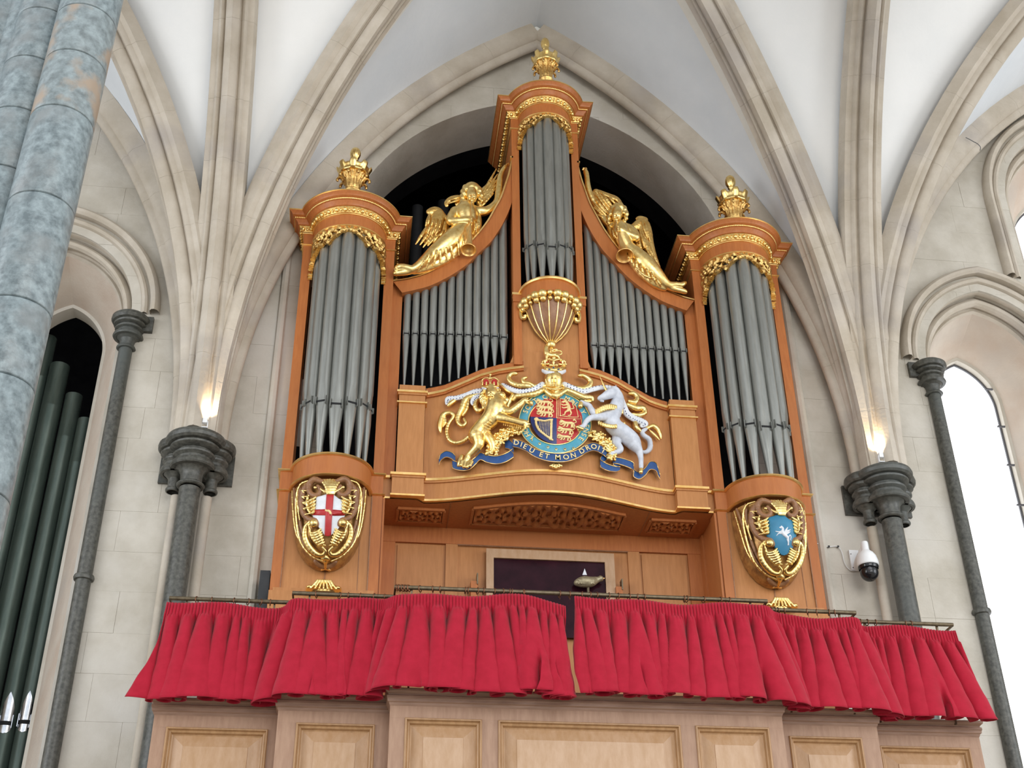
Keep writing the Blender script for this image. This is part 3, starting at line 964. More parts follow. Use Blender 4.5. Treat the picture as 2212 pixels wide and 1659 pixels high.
MB().sphere((0, YC-.02, 7.975), .046, 16, 10).lathe([(.012, 7.935), (.022, 7.925), (.012, 7.91), (.02, 7.90), (.004, 7.865), (0, 7.86)], (0, YC-.02), 12).build('pendant_ball', 'gold', organ)

# ---- the middle of the front: central stile, bowed panel, ogee top, blocks
def zog(x):      # height of the gilt ogee line
    x = abs(x)
    pts = [(0, 7.745), (.25, 7.731), (.46, 7.720), (.62, 7.692), (.78, 7.634), (.93, 7.575), (1.09, 7.541), (1.2, 7.54)]
    return float(np.interp(x, [p[0] for p in pts], [p[1] for p in pts]))
def bowed_strip(x0, x1, zf0, zf1, off, name, m, n=60, smooth=50, back=None):
    rows = []
    xs = np.linspace(x0, x1, n+1)
    b = MB()
    lo = [(x, bow(x)-off, zf0(x)) for x in xs]; hi = [(x, bow(x)-off, zf1(x)) for x in xs]
    bk = back if back is not None else .04
    lob = [(x, bow(x)-off+bk, zf0(x)) for x in xs]; hib = [(x, bow(x)-off+bk, zf1(x)) for x in xs]
    b.grid([lob, lo, hi, hib])
    return b.build(name, m, organ, smooth)
ZB1, ZB2 = 6.697, 6.497
bowed_strip(-1.10, 1.10, lambda x: ZB1, lambda x: zog(x)+.075 if abs(x) > .335 else 7.9, .0, 'arms_panel', 'oak_light', back=.05)
for s in (-1, 1):
    x0, x1 = (.25, 1.095) if s > 0 else (-1.095, -.25)
    bowed_strip(x0, x1, lambda x: zog(x)-.012, lambda x: zog(x)+.012, .034, 'ogee_strip', 'gold_trim')
    bowed_strip(x0, x1, lambda x: zog(x)-.030, lambda x: zog(x)-.010, .022, 'ogee_cove', 'oak')
    bowed_strip(x0+(0 if s < 0 else .0), x1, lambda x: zog(x)+.008, lambda x: zog(x)+.072, .010, 'ogee_board', 'oak')
    bowed_strip(x0, x1, lambda x: zog(x)+.068, lambda x: zog(x)+.072, .010, 'ogee_top', 'oak', back=.14)
# central stiles and panel between the two pipe flats
MB().box(-.262, .262, YC+.018, YC+.2, 7.70, 8.53).build('centre_panel', 'oak_light', organ, None)
for s in (-1, 1):
    MB().box(s*.298-.037, s*.298+.037, YC+.0, YC+.4, 7.76, 8.53).build('centre_stile', 'oak', organ, None)
# belt under the arms
bowed_strip(-1.10, 1.10, lambda x: ZB2, lambda x: ZB1-.03, -.008, 'belt_board', 'oak_light', back=.05)
bowed_strip(-1.10, 1.10, lambda x: ZB1-.013, lambda x: ZB1+.010, .016, 'belt_gilt_strip', 'gold_trim')
bowed_strip(-1.10, 1.10, lambda x: ZB1-.032, lambda x: ZB1-.012, .008, 'belt_cove', 'oak_light')
bowed_strip(-1.10, 1.10, lambda x: ZB2-.006, lambda x: ZB2+.012, .010, 'belt_gilt_strip', 'gold_trim')
for s in (-1, 1):
    xa, xb = sorted((s*1.105, s*1.335))
    MB().box(xa, xb, -.0, .10, ZB1, 7.605).build('block_pilaster', 'oak_light', organ, None)
    MB().box(xa-.020, xb+.020, -.024, .10, 7.520, 7.541).build('block_strip', 'gold_trim', organ, None)
    MB().box(xa-.012, xb+.012, -.012, .10, 7.500, 7.520).build('block_cove', 'oak_light', organ, None)
    MB().box(xa-.018, xb+.018, -.018, .10, 7.415, 7.429).build('block_strip', 'gold_trim', organ, None)
    xa, xb = sorted((s*1.095, s*1.365))
    MB().box(xa, xb, -.020, .10, ZB2, ZB1-.03).build('belt_block', 'oak_light', organ, None)
    MB().box(xa-.016, xb+.016, -.044, .10, ZB1-.012, ZB1+.010).build('block_strip', 'gold_trim', organ, None)
    MB().box(xa-.006, xb+.006, -.030, .10, ZB1-.03, ZB1-.012).build('block_cove', 'oak_light', organ, None)
    MB().box(xa-.010, xb+.010, -.034, .10, ZB2-.004, ZB2+.012).build('block_strip', 'gold_trim', organ, None)
    # narrow recess between block and tower
    xa, xb = sorted((s*1.345, s*1.45))
    MB().box(xa, xb, .07, .14, ZB1-.0, 8.80).build('side_stile', 'oak', organ, None)
    MB().box(xa, xb, .05, .14, ZB2, ZB1).build('belt_recess', 'oak_light', organ, None)
    MB().box(xa, xb, .025, .14, ZB1-.012, ZB1+.010).build('recess_strip', 'gold_trim', organ, None)
    MB().box(xa, xb, .035, .14, ZB2-.004, ZB2+.012).build('recess_strip', 'gold_trim', organ, None)
    # arm: concave board sweeping from side tower up to the centre tower
    oc = [(1.44, 8.745), (1.33, 8.757), (1.225, 8.784), (1.13, 8.822), (1.038, 8.875), (.93, 8.953), (.835, 9.051), (.735, 9.165), (.645, 9.291), (.565, 9.425), (.499, 9.573), (.44, 9.71), (.40, 9.858), (.36, 10.02), (.338, 10.147), (.322, 10.222)]
    ic = [(1.352, 8.612), (1.23, 8.640), (1.111, 8.675), (.99, 8.738), (.878, 8.812), (.75, 8.922), (.644, 9.05), (.555, 9.15), (.484, 9.265), (.41, 9.42), (.352, 9.586), (.325, 9.70)]
    def yarm(x): return float(np.interp(abs(x), [.33, 1.44], [-.17, .015]))
    oc2 = catmull([(*p, 0) for p in oc], 3); ic2 = catmull([(*p, 0) for p in ic], 3)
    k = 40
    ot = [oc2[int(round(i*(len(oc2)-1)/k))] for i in range(k+1)]; it = [ic2[int(round(i*(len(ic2)-1)/k))] for i in range(k+1)]
    r0 = [(s*p[0], yarm(p[0]), p[1]) for p in ot]; r1 = [(s*p[0], yarm(p[0]), p[1]) for p in it]
    r2 = [(s*p[0], yarm(p[0])+.16, p[1]) for p in it]; r3 = [(s*p[0], yarm(p[0])+.3, p[1]) for p in ot]
    MB().grid([r3, r0, r1, r2]).build('arm_board', 'oak', organ, 40)
    g = MB()
    path = [np.array((s*p[0], yarm(p[0])-.012, p[1]+.006)) for p in ot]
    rows = []
    for p, q in zip(path, [ot[min(i+1, k)]-ot[max(i-1, 0)] for i in range(k+1)]):
        nx, nz = -q[1]*s, q[0]; l = math.hypot(nx, nz)+1e-9; nx, nz = nx/l, nz/l
        if nz < 0: nx, nz = -nx, -nz
        rows.append([tuple(p+np.array((nx*a, b_, nz*a))) for a, b_ in ((-.008, 0), (.006, 0), (.010, .012), (.010, .06), (-.008, .06))])
    g.grid(rows).build('arm_gilt_edge', 'gold_trim', organ, 40)
    MB().box(min(s*.322, s*.350), max(s*.322, s*.350), -.20, -.14, 10.20, 10.222).build('arm_end_strip', 'gold_trim', organ, None)
    # black sheet standing in for the shade behind the flat
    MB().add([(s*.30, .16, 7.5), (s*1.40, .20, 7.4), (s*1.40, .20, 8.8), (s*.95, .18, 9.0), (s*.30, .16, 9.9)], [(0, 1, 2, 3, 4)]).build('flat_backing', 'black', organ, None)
    # twelve pipes in each flat
    npf = 12
    for i in range(npf):
        t = (i+.5)/npf
        x = .375+(1.335-.375)*t
        r = .040-.0065*t if s < 0 else .040-.007*t
        zt = float(np.interp(x, [p[0] for p in ic[::-1]], [p[1] for p in ic[::-1]]))+.10
        zm = 8.085+.10*t**.6 if s < 0 else 8.06+.11*t**.8
        zf = zog(x)+.07
        pipe(organ, s*x, yarm(x)+.075, r, zt, zm, zf, r*.26, -PI/2, n=14)

# soffit with pierced carved grilles, and the recess behind the player
SZ = 6.485
xs = np.linspace(-1.44, 1.44, 50)
b = MB()
def yfr(x): return bow(x)+.03 if abs(x) < 1.09 else .03
b.grid([[(x, yfr(x), SZ) for x in xs], [(x, .56, SZ) for x in xs], [(x, .56, SZ+.05) for x in xs]])
b.build('soffit', 'oak', organ, None)
def frame_panel(quad, name, inset=.0, w=.022, drop=.012, m='oak', bowf=None):
    pass
def grille(x0, x1, yf, yb, name, seed, front=None):
    """carved openwork grille in the soffit, framed"""
    rr = random.Random(seed)
    W_ = x1-x0
    nn = max(3, int(round(W_/.16)))
    def fm(u, v, w):
        x = x0+W_*u; y0 = (front(x) if front else yf)
        return (x, y0+(yb-y0)*v, SZ-.006-w)
    def field(u, v):
        a = u*nn; i = int(a); f = a-i
        s = 1 if i % 2 else -1
        dx, dy = (f-.5), (v-.5)*.95
        r = math.hypot(dx, dy); th = math.atan2(dy, dx*s)
        return math.cos(2*th-14*r+i)*.5+.5*math.cos(5*th+9*r)
    def mask(u, v):
        if min(u, 1-u) < .02 or min(v, 1-v) < .04: return 1
        return field(u, v)+.42
    def height(u, v):
        return .012+.016*max(field(u, v), -.3)
    nu = int(60*W_/.36) if W_ > .6 else 60
    fret(name, organ, fm, mask, height, min(nu, 200), 42, 'oak', .006)
    f = MB()
    xs = np.linspace(x0-.02, x1+.02, 30)
    fr = (lambda x: (front(min(max(x, x0), x1)) if front else yf))
    def rl(yy0, yy1, z0, z1):
        f.grid([[(x, yy0(x), z0) for x in xs], [(x, yy0(x), z1) for x in xs], [(x, yy1(x), z1) for x in xs], [(x, yy1(x), z0) for x in xs]])
    rl(lambda x: fr(x)-.03, lambda x: fr(x)-.008, SZ+.001, SZ-.022)
    rl(lambda x: yb+.008, lambda x: yb+.03, SZ+.001, SZ-.022)
    for q in (x0-.03, x1+.008):
        f.box(q, q+.022, fr(q), yb+.02, SZ-.022, SZ+.001)
    f.build('grille_frame', 'oak', organ, None)
grille(-.64, .64, 0, .40, 'carved_grille', 1, front=lambda x: bow(x)+.19)
grille(-1.28, -.92, .20, .40, 'carved_grille', 2)
grille(.92, 1.28, .20, .40, 'carved_grille', 3)
for x0 in (-.86, .86):
    MB().box(x0-.0, x0+.004, .05, .55, SZ-.004, SZ+.001).build('soffit_joint', 'brown', organ, None)
# recess: back wall, side walls, frame and glazed hatch
YR = .555
MB().box(-1.45, 1.45, YR+.02, YR+.05, 4.5, 6.49).build('recess_back', 'oak_light', organ, None)
MB().box(-1.45, 1.45, YR-.01, YR+.03, 6.335, 6.49).build('recess_rail', 'oak', organ, None)
for s in (-1, 1):
    xa, xb = sorted((s*1.44, s*1.43)); MB().box(xa, xb, .02, YR, 4.5, 6.49).build('recess_side', 'oak', organ, None)
    for y0, y1 in ((.0, .14), (.44, .55)):
        xa, xb = sorted((s*1.43, s*1.415)); MB().box(xa, xb, y0+.01, y1, 4.5, 6.48).build('side_frame', 'oak', organ, None)
    xa, xb = sorted((s*1.30, s*1.42)); MB().box(xa, xb, YR-.005, YR+.03, 4.5, 6.34).build('recess_stile', 'oak', organ, None)
    xa, xb = sorted((s*.755, s*.86)); MB().box(xa, xb, YR-.005, YR+.03, 4.5, 6.34).build('recess_stile', 'oak_light', organ, None)
    xa, xb = sorted((s*.88, s*1.28)); 
    MB().box(xa, xb, YR+.005, YR+.03, 4.5, 6.315).build('recess_panel', 'oak_light', organ, None)
def hatch():
    MB().box(-.755, .755, YR-.012, YR-.003, 6.325, 6.332).build('hatch_gap', 'brown', organ, None)
    f = MB()
    # frame slightly askew, as it stands open a little
    for (x0, x1, z0, z1) in ((-.51, .62, 6.20, 6.285), (-.51, -.445, 5.5, 6.20), (.535, .62, 5.5, 6.20)):
        f.box(x0, x1, YR-.055, YR-.02, z0, z1)
    o = f.build('hatch_frame', 'oak_pale2', organ, None)
    MB().box(-.445, .535, YR-.034, YR-.030, 5.5, 6.20).build('glass_pane', 'glass_dark', o, None)
    for x in (-.60, .66):
        MB().box(x-.045, x+.012, YR-.09, YR-.01, 5.80, 5.96).build('hinge_block', 'oak', organ, None)
        MB().box(x+.005, x+.016, YR-.1, YR-.02, 5.93, 6.03).build('latch', 'bronze', organ, None)
hatch()
# roof boards that close the case behind the towers
MB().box(-1.5, 1.5, .35, .8, 7.4, 7.5).build('case_roof', 'black', organ, None)

# pale shell ornaments at the foot of the towers
# ================================================================== columns, pier, pipes in the side lancet
def wall_column(s):
    side = 'left' if s < 0 else 'right'
    o = thing('wall_column', ('dark marble wall column with moulded capital between the organ and the dark lancet of large pipes' if s < 0
              else 'dark marble wall column with moulded capital beside the white security camera'), 'column', (s*3.03, .05, 0))
    cx, cy = s*3.03, .05
    MB().lathe([(.088, 0.1), (.088, 6.50)], (cx, cy), 28).build('shaft', 'purbeck', o)
    for q in (-1, 1):
        MB().lathe([(.045, 0.1), (.045, 6.50)], (cx+q*.125, .20), 14).build('side_shaft', 'rib', o)
    def cap(x, y, k, zb):
        pr = [(.088*k, zb), (.108*k, zb+.002), (.118*k, zb+.012), (.118*k, zb+.022), (.108*k, zb+.033), (.093*k, zb+.035), (.092*k, zb+.08), (.098*k, zb+.12), (.118*k, zb+.150), (.150*k, zb+.168),
              (.150*k, zb+.160), (.186*k, zb+.160), (.196*k, zb+.172), (.196*k, zb+.188), (.182*k, zb+.215), (.150*k, zb+.232), (.150*k, zb+.255), (.160*k, zb+.262), (.178*k, zb+.275), (.182*k, zb+.290),
              (.172*k, zb+.300), (.152*k, zb+.304), (.152*k, zb+.322), (.20*k, zb+.336), (.214*k, zb+.345), (.216*k, zb+.360), (.200*k, zb+.366), (.200*k, zb+.374), (.235*k, zb+.376), (.256*k, zb+.392), (.262*k, zb+.420), (.252*k, zb+.448), (.22*k, zb+.466), (0.001, zb+.468)]
        return pr
    b = MB()
    b.lathe(cap(cx, cy, .98, 6.512), (cx, cy), 36)
    for q in (-1, 1):
        b.lathe([(r*(.52 if z < 6.66 else .66), z) for r, z in cap(0, 0, 1, 6.512)], (cx+q*(.125 if 0 else .155), .150), 28)
    b.build('capital', 'purbeck', o, 28)
    MB().box(cx-.31, cx+.31, .27, .32, 6.66, 6.95).build('back_plate', 'purbeck', o, None)
    return o
wall_column(-1); wall_column(1)

def nook_shaft(s):
    o = thing('nook_shaft', ('slender dark marble shaft with round capital at the jamb of the dark pipe-filled lancet' if s < 0
              else 'slender dark marble shaft with round capital at the jamb of the bright window'), 'column', (s*3.80, .33, 3.0))
    cx, cy = s*3.80, .33
    MB().lathe([(.062, 3.0), (.062, 5.74), (.078, 5.745), (.084, 5.765), (.078, 5.785), (.062, 5.79), (.060, 7.98)], (cx, cy-.06), 20).build('shaft', 'purbeck', o)
    zb = 7.98
    pr = [(.062, zb), (.078, zb+.002), (.086, zb+.012), (.08, zb+.026), (.064, zb+.028), (.064, zb+.07), (.072, zb+.10), (.10, zb+.122), (.10, zb+.118), (.128, zb+.12), (.136, zb+.134), (.130, zb+.155),
          (.104, zb+.172), (.104, zb+.19), (.126, zb+.2), (.128, zb+.214), (.108, zb+.222), (.108, zb+.235), (.142, zb+.248), (.146, zb+.262), (.134, zb+.268), (.134, zb+.276), (.158, zb+.282), (.172, zb+.305), (.170, zb+.33), (.145, zb+.352), (.001, zb+.36)]
    MB().lathe(pr, (cx, cy-.06), 30).build('capital', 'purbeck', o, 28)
    x0, x1 = sorted((s*3.60, s*3.80))
    MB().box(x0, x1, .26, .32, 8.19, 8.35).build('back_plate', 'purbeck', o, None)
    x0, x1 = sorted((s*3.70, s*3.80))
    MB().box(x0, x1, .24, .32, 8.09, 8.25).build('back_plate', 'purbeck', o, None)
nook_shaft(-1); nook_shaft(1)

pier = thing('clustered_pier', 'tall clustered pier of bluish grey marble drums standing free before the side lancet', 'column', (-3.15, -5.3, 0))
M['pier_rusty'] = mat('rust_stained_marble', (.13, .155, .16), (.27, .32, .33), rough=.36, scale=26, bump=.1, detail=12, c3=(.32, .245, .18), c3scale=4.5, c3lo=.50, c3hi=.60)
for cx, cy, zs_ in ((-2.893, -5.50, [6.9, 6.38, 5.94, 5.66, 5.34, 4.88, 4.38, 4.05, 3.6, 3.1, 2.5]), (-3.10, -5.385, [7.1, 6.3, 6.02, 5.72, 5.42, 5.1, 4.7, 4.2, 3.6, 2.9]), (-3.33, -5.30, [7, 6.5, 6.22, 5.9, 5.6, 5.2, 4.6, 4.0, 3.3, 2.8]), (-3.4, -5.05, [7, 6, 5, 4, 3])):
    zz = [6.60]+[q for q in zs_ if q < 6.5]+[1.9, 1.2, .6, .0]
    for a, b_ in zip(zz[:-1], zz[1:]):
        r = .128
        rows = [(r*.9, b_+.001), (r-.0015, b_+.003), (r, b_+.007), (r, (a+b_)/2), (r, a-.007), (r-.0015, a-.003), (r*.9, a-.001)]
        rusty = cx > -2.91 and 5.3 < b_ < 5.9
        MB().lathe(rows, (cx, cy), 40).build('drum', 'pier_rusty' if rusty else 'pier', pier, 60)
MB().lathe([(.24, 0), (.24, 6.6)], (-3.16, -5.2), 32).build('core', 'pier', pier)

for cx, cy in ((-2.893, -5.50), (-3.10, -5.385), (-3.33, -5.30)):
    MB().lathe([(.128, 6.60), (.15, 6.61), (.155, 6.63), (.14, 6.65), (.13, 6.72), (.16, 6.80), (.20, 6.83), (.20, 6.87), (.17, 6.89), (.21, 6.92), (.23, 6.95), (.21, 6.98), (0, 6.98)], (cx, cy), 32).build('capital', 'purbeck', pier, 30)
lp = [(-4.862, 8.86, .088, 1.50), (-4.675, 8.51, .096, 1.46), (-4.478, 8.17, .082, 1.45), (-4.32, 7.89, .074, 1.43)]
for i, (x, zt, r, y) in enumerate(lp):
    zm = (4.35, 4.45, 4.90, 4.91)[i]
    t = thing('bass_organ_pipe', ('tallest dark metal organ pipe inside the side lancet, partly behind the marble pier', 'second tallest dark organ pipe inside the side lancet, beside the tallest',
              'dark organ pipe with a polished pointed mouth, third in height inside the side lancet', 'shortest dark organ pipe with a polished pointed mouth, against the lancet jamb')[i], 'organ pipe', (x, y, 1.0), 'large pipes in the side lancet')
    MB().lathe([(.03, 1.0), (r, zm-.3), (r, zt-.5), (r+.0015, zt-.495), (r+.0015, zt-.48), (r, zt-.475), (r, zt), (r*.95, zt), (r*.95, zt-.2)], (x, y), 32).build('body', 'pipe_green', t, 50)
    if i > 1:
        lv = MB(); n = 12; rows = []
        for k in range(13):
            v = k/12; half = .52*(1-v**2.2)+.0
            rows.append([(x+(r+.003)*math.sin(half*(2*j/n-1)*1.5), y-(r+.003)*math.cos(half*(2*j/n-1)*1.5), zm+.02+.25*v) for j in range(n+1)])
        lv.grid(rows); lv.build('upper_lip', 'silver', t)
        rows = [[(x+(r+.002)*math.sin(a), y-(r+.002)*math.cos(a), zm+z) for a in np.linspace(-.75, .75, 9)] for z in (-.015, .022)]
        MB().grid(rows).build('mouth_slot', 'slot', t)
        lv = MB(); rows = []
        for k in range(9):
            v = k/8; half = .75*math.sqrt(max(1-v*v, 0))+.001
            rows.append([(x+(r+.003)*math.sin(half*(2*j/8-1)), y-(r+.003)*math.cos(half*(2*j/8-1)), zm-.015-.07*v) for j in range(9)])
        lv.grid(rows).build('lower_lip', 'silver', t)
        for q in (-1, 1):
            a = q*.78
            MB().box(x+(r+.0)*math.sin(a)-.003, x+(r)*math.sin(a)+.003, y-r*math.cos(a)-.03, y-r*math.cos(a), zm-.04, zm+.07).build('ear', 'silver', t, None)
# faint inner pipes of the organ seen through the arch
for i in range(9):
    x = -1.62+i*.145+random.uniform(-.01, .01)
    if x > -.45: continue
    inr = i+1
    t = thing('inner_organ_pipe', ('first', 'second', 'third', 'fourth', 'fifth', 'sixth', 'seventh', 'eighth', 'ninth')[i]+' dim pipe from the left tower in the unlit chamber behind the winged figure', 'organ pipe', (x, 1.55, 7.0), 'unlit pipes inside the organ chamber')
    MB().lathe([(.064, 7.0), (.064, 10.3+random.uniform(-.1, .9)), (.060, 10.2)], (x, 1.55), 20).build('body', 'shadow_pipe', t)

# ================================================================== gallery front
gal = thing('gallery_front', 'pale oak panelled gallery parapet in stepped sections under the red curtains', 'parapet', (0, -1.1, 3.0))
ZG = 4.385
def raised_panel(x0, x1, z0, z1, y):
    r = [(x0, x1, z0, z1)]
    def loop(i, yy): return [(x0+i, yy, z0+i), (x1-i, yy, z0+i), (x1-i, yy, z1-i), (x0+i, yy, z1-i)]
    prof = [(0, y+.01), (.0, y-.010), (.006, y-.016), (.012, y-.016), (.015, y-.004), (.018, y+.004), (.024, y+.002), (.031, y+.006), (.035, y+.016), (.038, y+.026), (.048, y+.030)]
    MB().grid([loop(i, yy) for i, yy in prof], closed_u=True).build('panel_moulding', 'oak_mould', gal, 20)
    b = MB().grid([loop(i, yy) for i, yy in [(.046, y+.030), (.122, y+.004), (.124, y-.002)]], closed_u=True)
    n = len(b.v); b.v.extend(loop(.124, y-.002)); b.f.append((n, n+1, n+2, n+3))
    b.build('raised_panel', 'oak_pale2', gal, 10)
def section(x0, x1, y, panels, endl=True, endr=True, yb=None):
    """one bay of the parapet: frame boards round the panels, top moulding above"""
    zt = 4.19
    yf = y+.03
    bk = yf+.2
    xs = [x0]+[p for pp in panels for p in pp]+[x1]
    MB().box(x0, x1, yf, bk, zt, ZG-.105).build('top_rail', 'oak_pale', gal, None)
    for a, b_ in zip(xs[0::2], xs[1::2]):
        MB().box(a, b_, yf+.0008, bk, 3.0, zt).build('stile', 'oak_pale', gal, None)
    for a, b_ in panels:
        MB().box(a, b_, yf+.034, bk, 3.0, zt).build('panel_back', 'oak_pale', gal, None)
        raised_panel(a, b_, 3.25, zt, yf)
    prof = [(0.0, ZG-.115), (.006, ZG-.105), (.008, ZG-.095), (.018, ZG-.088), (.020, ZG-.072), (.024, ZG-.066), (.024, ZG-.050), (.014, ZG-.044), (.016, ZG-.036), (.034, ZG-.022), (.036, ZG-.008), (.028, ZG)]
    rows = [[(x0-d, yf+.25, z), (x0-d, yf-d, z), (x1+d, yf-d, z), (x1+d, yf+.25, z)] for d, z in prof]
    b = MB().grid(rows); n = len(b.v)
    b.v.extend(rows[-1]); b.f.append((n, n+1, n+2, n+3))
    b.build('top_moulding', 'oak_cap', gal, 25)
M['oak_cap'] = mat('oak_gallery_cap', (.27, .155, .10), (.36, .215, .145), rough=.42, scale=8, stretch=(.8, 5, 5), bump=.12, bscale=60)
for s in (-1, 1):
    def mm(a, b_): return tuple(sorted((s*a, s*b_)))
    section(*mm(2.065, 2.89), -1.03, [mm(2.13, 2.80)])
    section(*mm(1.33, 2.065), -1.20, [mm(1.42, 1.94)])
section(-1.33, 1.33, -1.37, [(-1.23, -.722), (-.615, .615), (.718, 1.228)])
MB().box(-2.85, 2.85, -.9, .25, 2.9, 3.0).build('gallery_floor', 'oak_pale', gal, None)
for s in (-1, 1):
    x0, x1 = sorted((s*2.86, s*2.89)); MB().box(x0, x1, -.85, .3, 3.0, 4.30).build('side_return', 'oak_pale', gal, None)

# ================================================================== curtain rails and rings
RZ = 5.10
def px2x(px, py): return float(PZ(px, py, RZ)[0])
rails = [(-2.90, -2.05, -1.01, 'bronze curtain rod over the leftmost section of red curtain', [(335, 1294), (410, 1296), (522, 1299), (590, 1300), (652, 1302), (700, 1303)], 7),
         (-2.04, -1.335, -1.185, 'bronze curtain rod crossing in front of the tower with the red cross shield', [(815, 1282), (930, 1284), (1045, 1286), (1090, 1287), (1150, 1288), (1220, 1289), (1270, 1290)], 7),
         (-1.335, 1.32, -1.36, 'long central bronze curtain rod in front of the dark glass hatch', [(297, 1273), (373, 1274), (418, 1274), (567, 1277), (583, 1277), (640, 1278), (675, 1279), (740, 1280), (790, 1281), (835, 1282), (850, 1282), (912, 1283), (920, 1283), (1130, 1285), (1190, 1286), (1270, 1287), (1310, 1288), (1350, 1289), (1425, 1290), (1480, 1291), (1545, 1292), (1600, 1293), (1638, 1293), (1875, 1297), (1890, 1297), (1990, 1298), (2090, 1299), (2145, 1299)], 6),
         (1.335, 2.03, -1.21, 'bronze curtain rod crossing in front of the tower with the winged horse shield', [(1070, 1318), (1090, 1318), (1105, 1318), (1140, 1319), (1253, 1320), (1300, 1321), (1360, 1322), (1390, 1322)], 8),
         (2.04, 2.84, -1.05, 'bronze curtain rod over the rightmost section of red curtain', [(1470, 1341), (1480, 1341), (1490, 1341), (1515, 1342), (1550, 1343), (1592, 1344), (1745, 1345), (1765, 1345)], 8)]
ringpos = []
for x0, x1, y, lab, rp, cr in rails:
    t = thing('curtain_rail', lab, 'curtain rail', (x0, y, RZ), 'curtain rails along the gallery')
    b = MB().tube([(x0, y, RZ), (x1, y, RZ)], .0150, 12)
    b.build('rod', 'bronze', t)
    for x in (x0+.004, x1-.004):
        MB().box(x-.006, x+.006, y, y+.20, RZ-.011, RZ+.003).build('return_bar', 'bronze', t, None)
    for x in np.linspace(x0+.12, x1-.12, max(2, int((x1-x0)/.8))):
        MB().box(x-.006, x+.006, y+.012, y+.03, RZ-.75, RZ).build('support_post', 'bronze', t, None)
    xs = []
    for q, py in rp:
        px = {7: 280+.434*q, 8: 1200+.434*q, 6: 800+.3617*q}[cr]
        d = ray(px, py); X = float((CAM+d*((y-CAM[1])/d[1]))[0])
        if x0+.01 < X < x1-.01: xs.append(X)
    if cr == 6: xs = [x0+.012+.011*i for i in range(9)]+xs
    me = None
    for x in xs:
        if me is None:
            me = MB().tube([(0, .023*math.cos(a), .023*math.sin(a)) for a in np.linspace(0, 2*PI, 17)[:-1]], .0036, 6, closed=True).mesh('curtain_ring')
        o = link_mesh('curtain_ring', me, 'copper', t, 60)
        o.location = (x, y, RZ-.006); o.rotation_euler = (0, 0, random.uniform(-.5, .5))
        MB().tube([(x, y-.004, RZ-.024), (x, y-.01, RZ-.05)], .002, 5).build('ring_hook', 'copper', t)
    ringpos.append((y, xs))

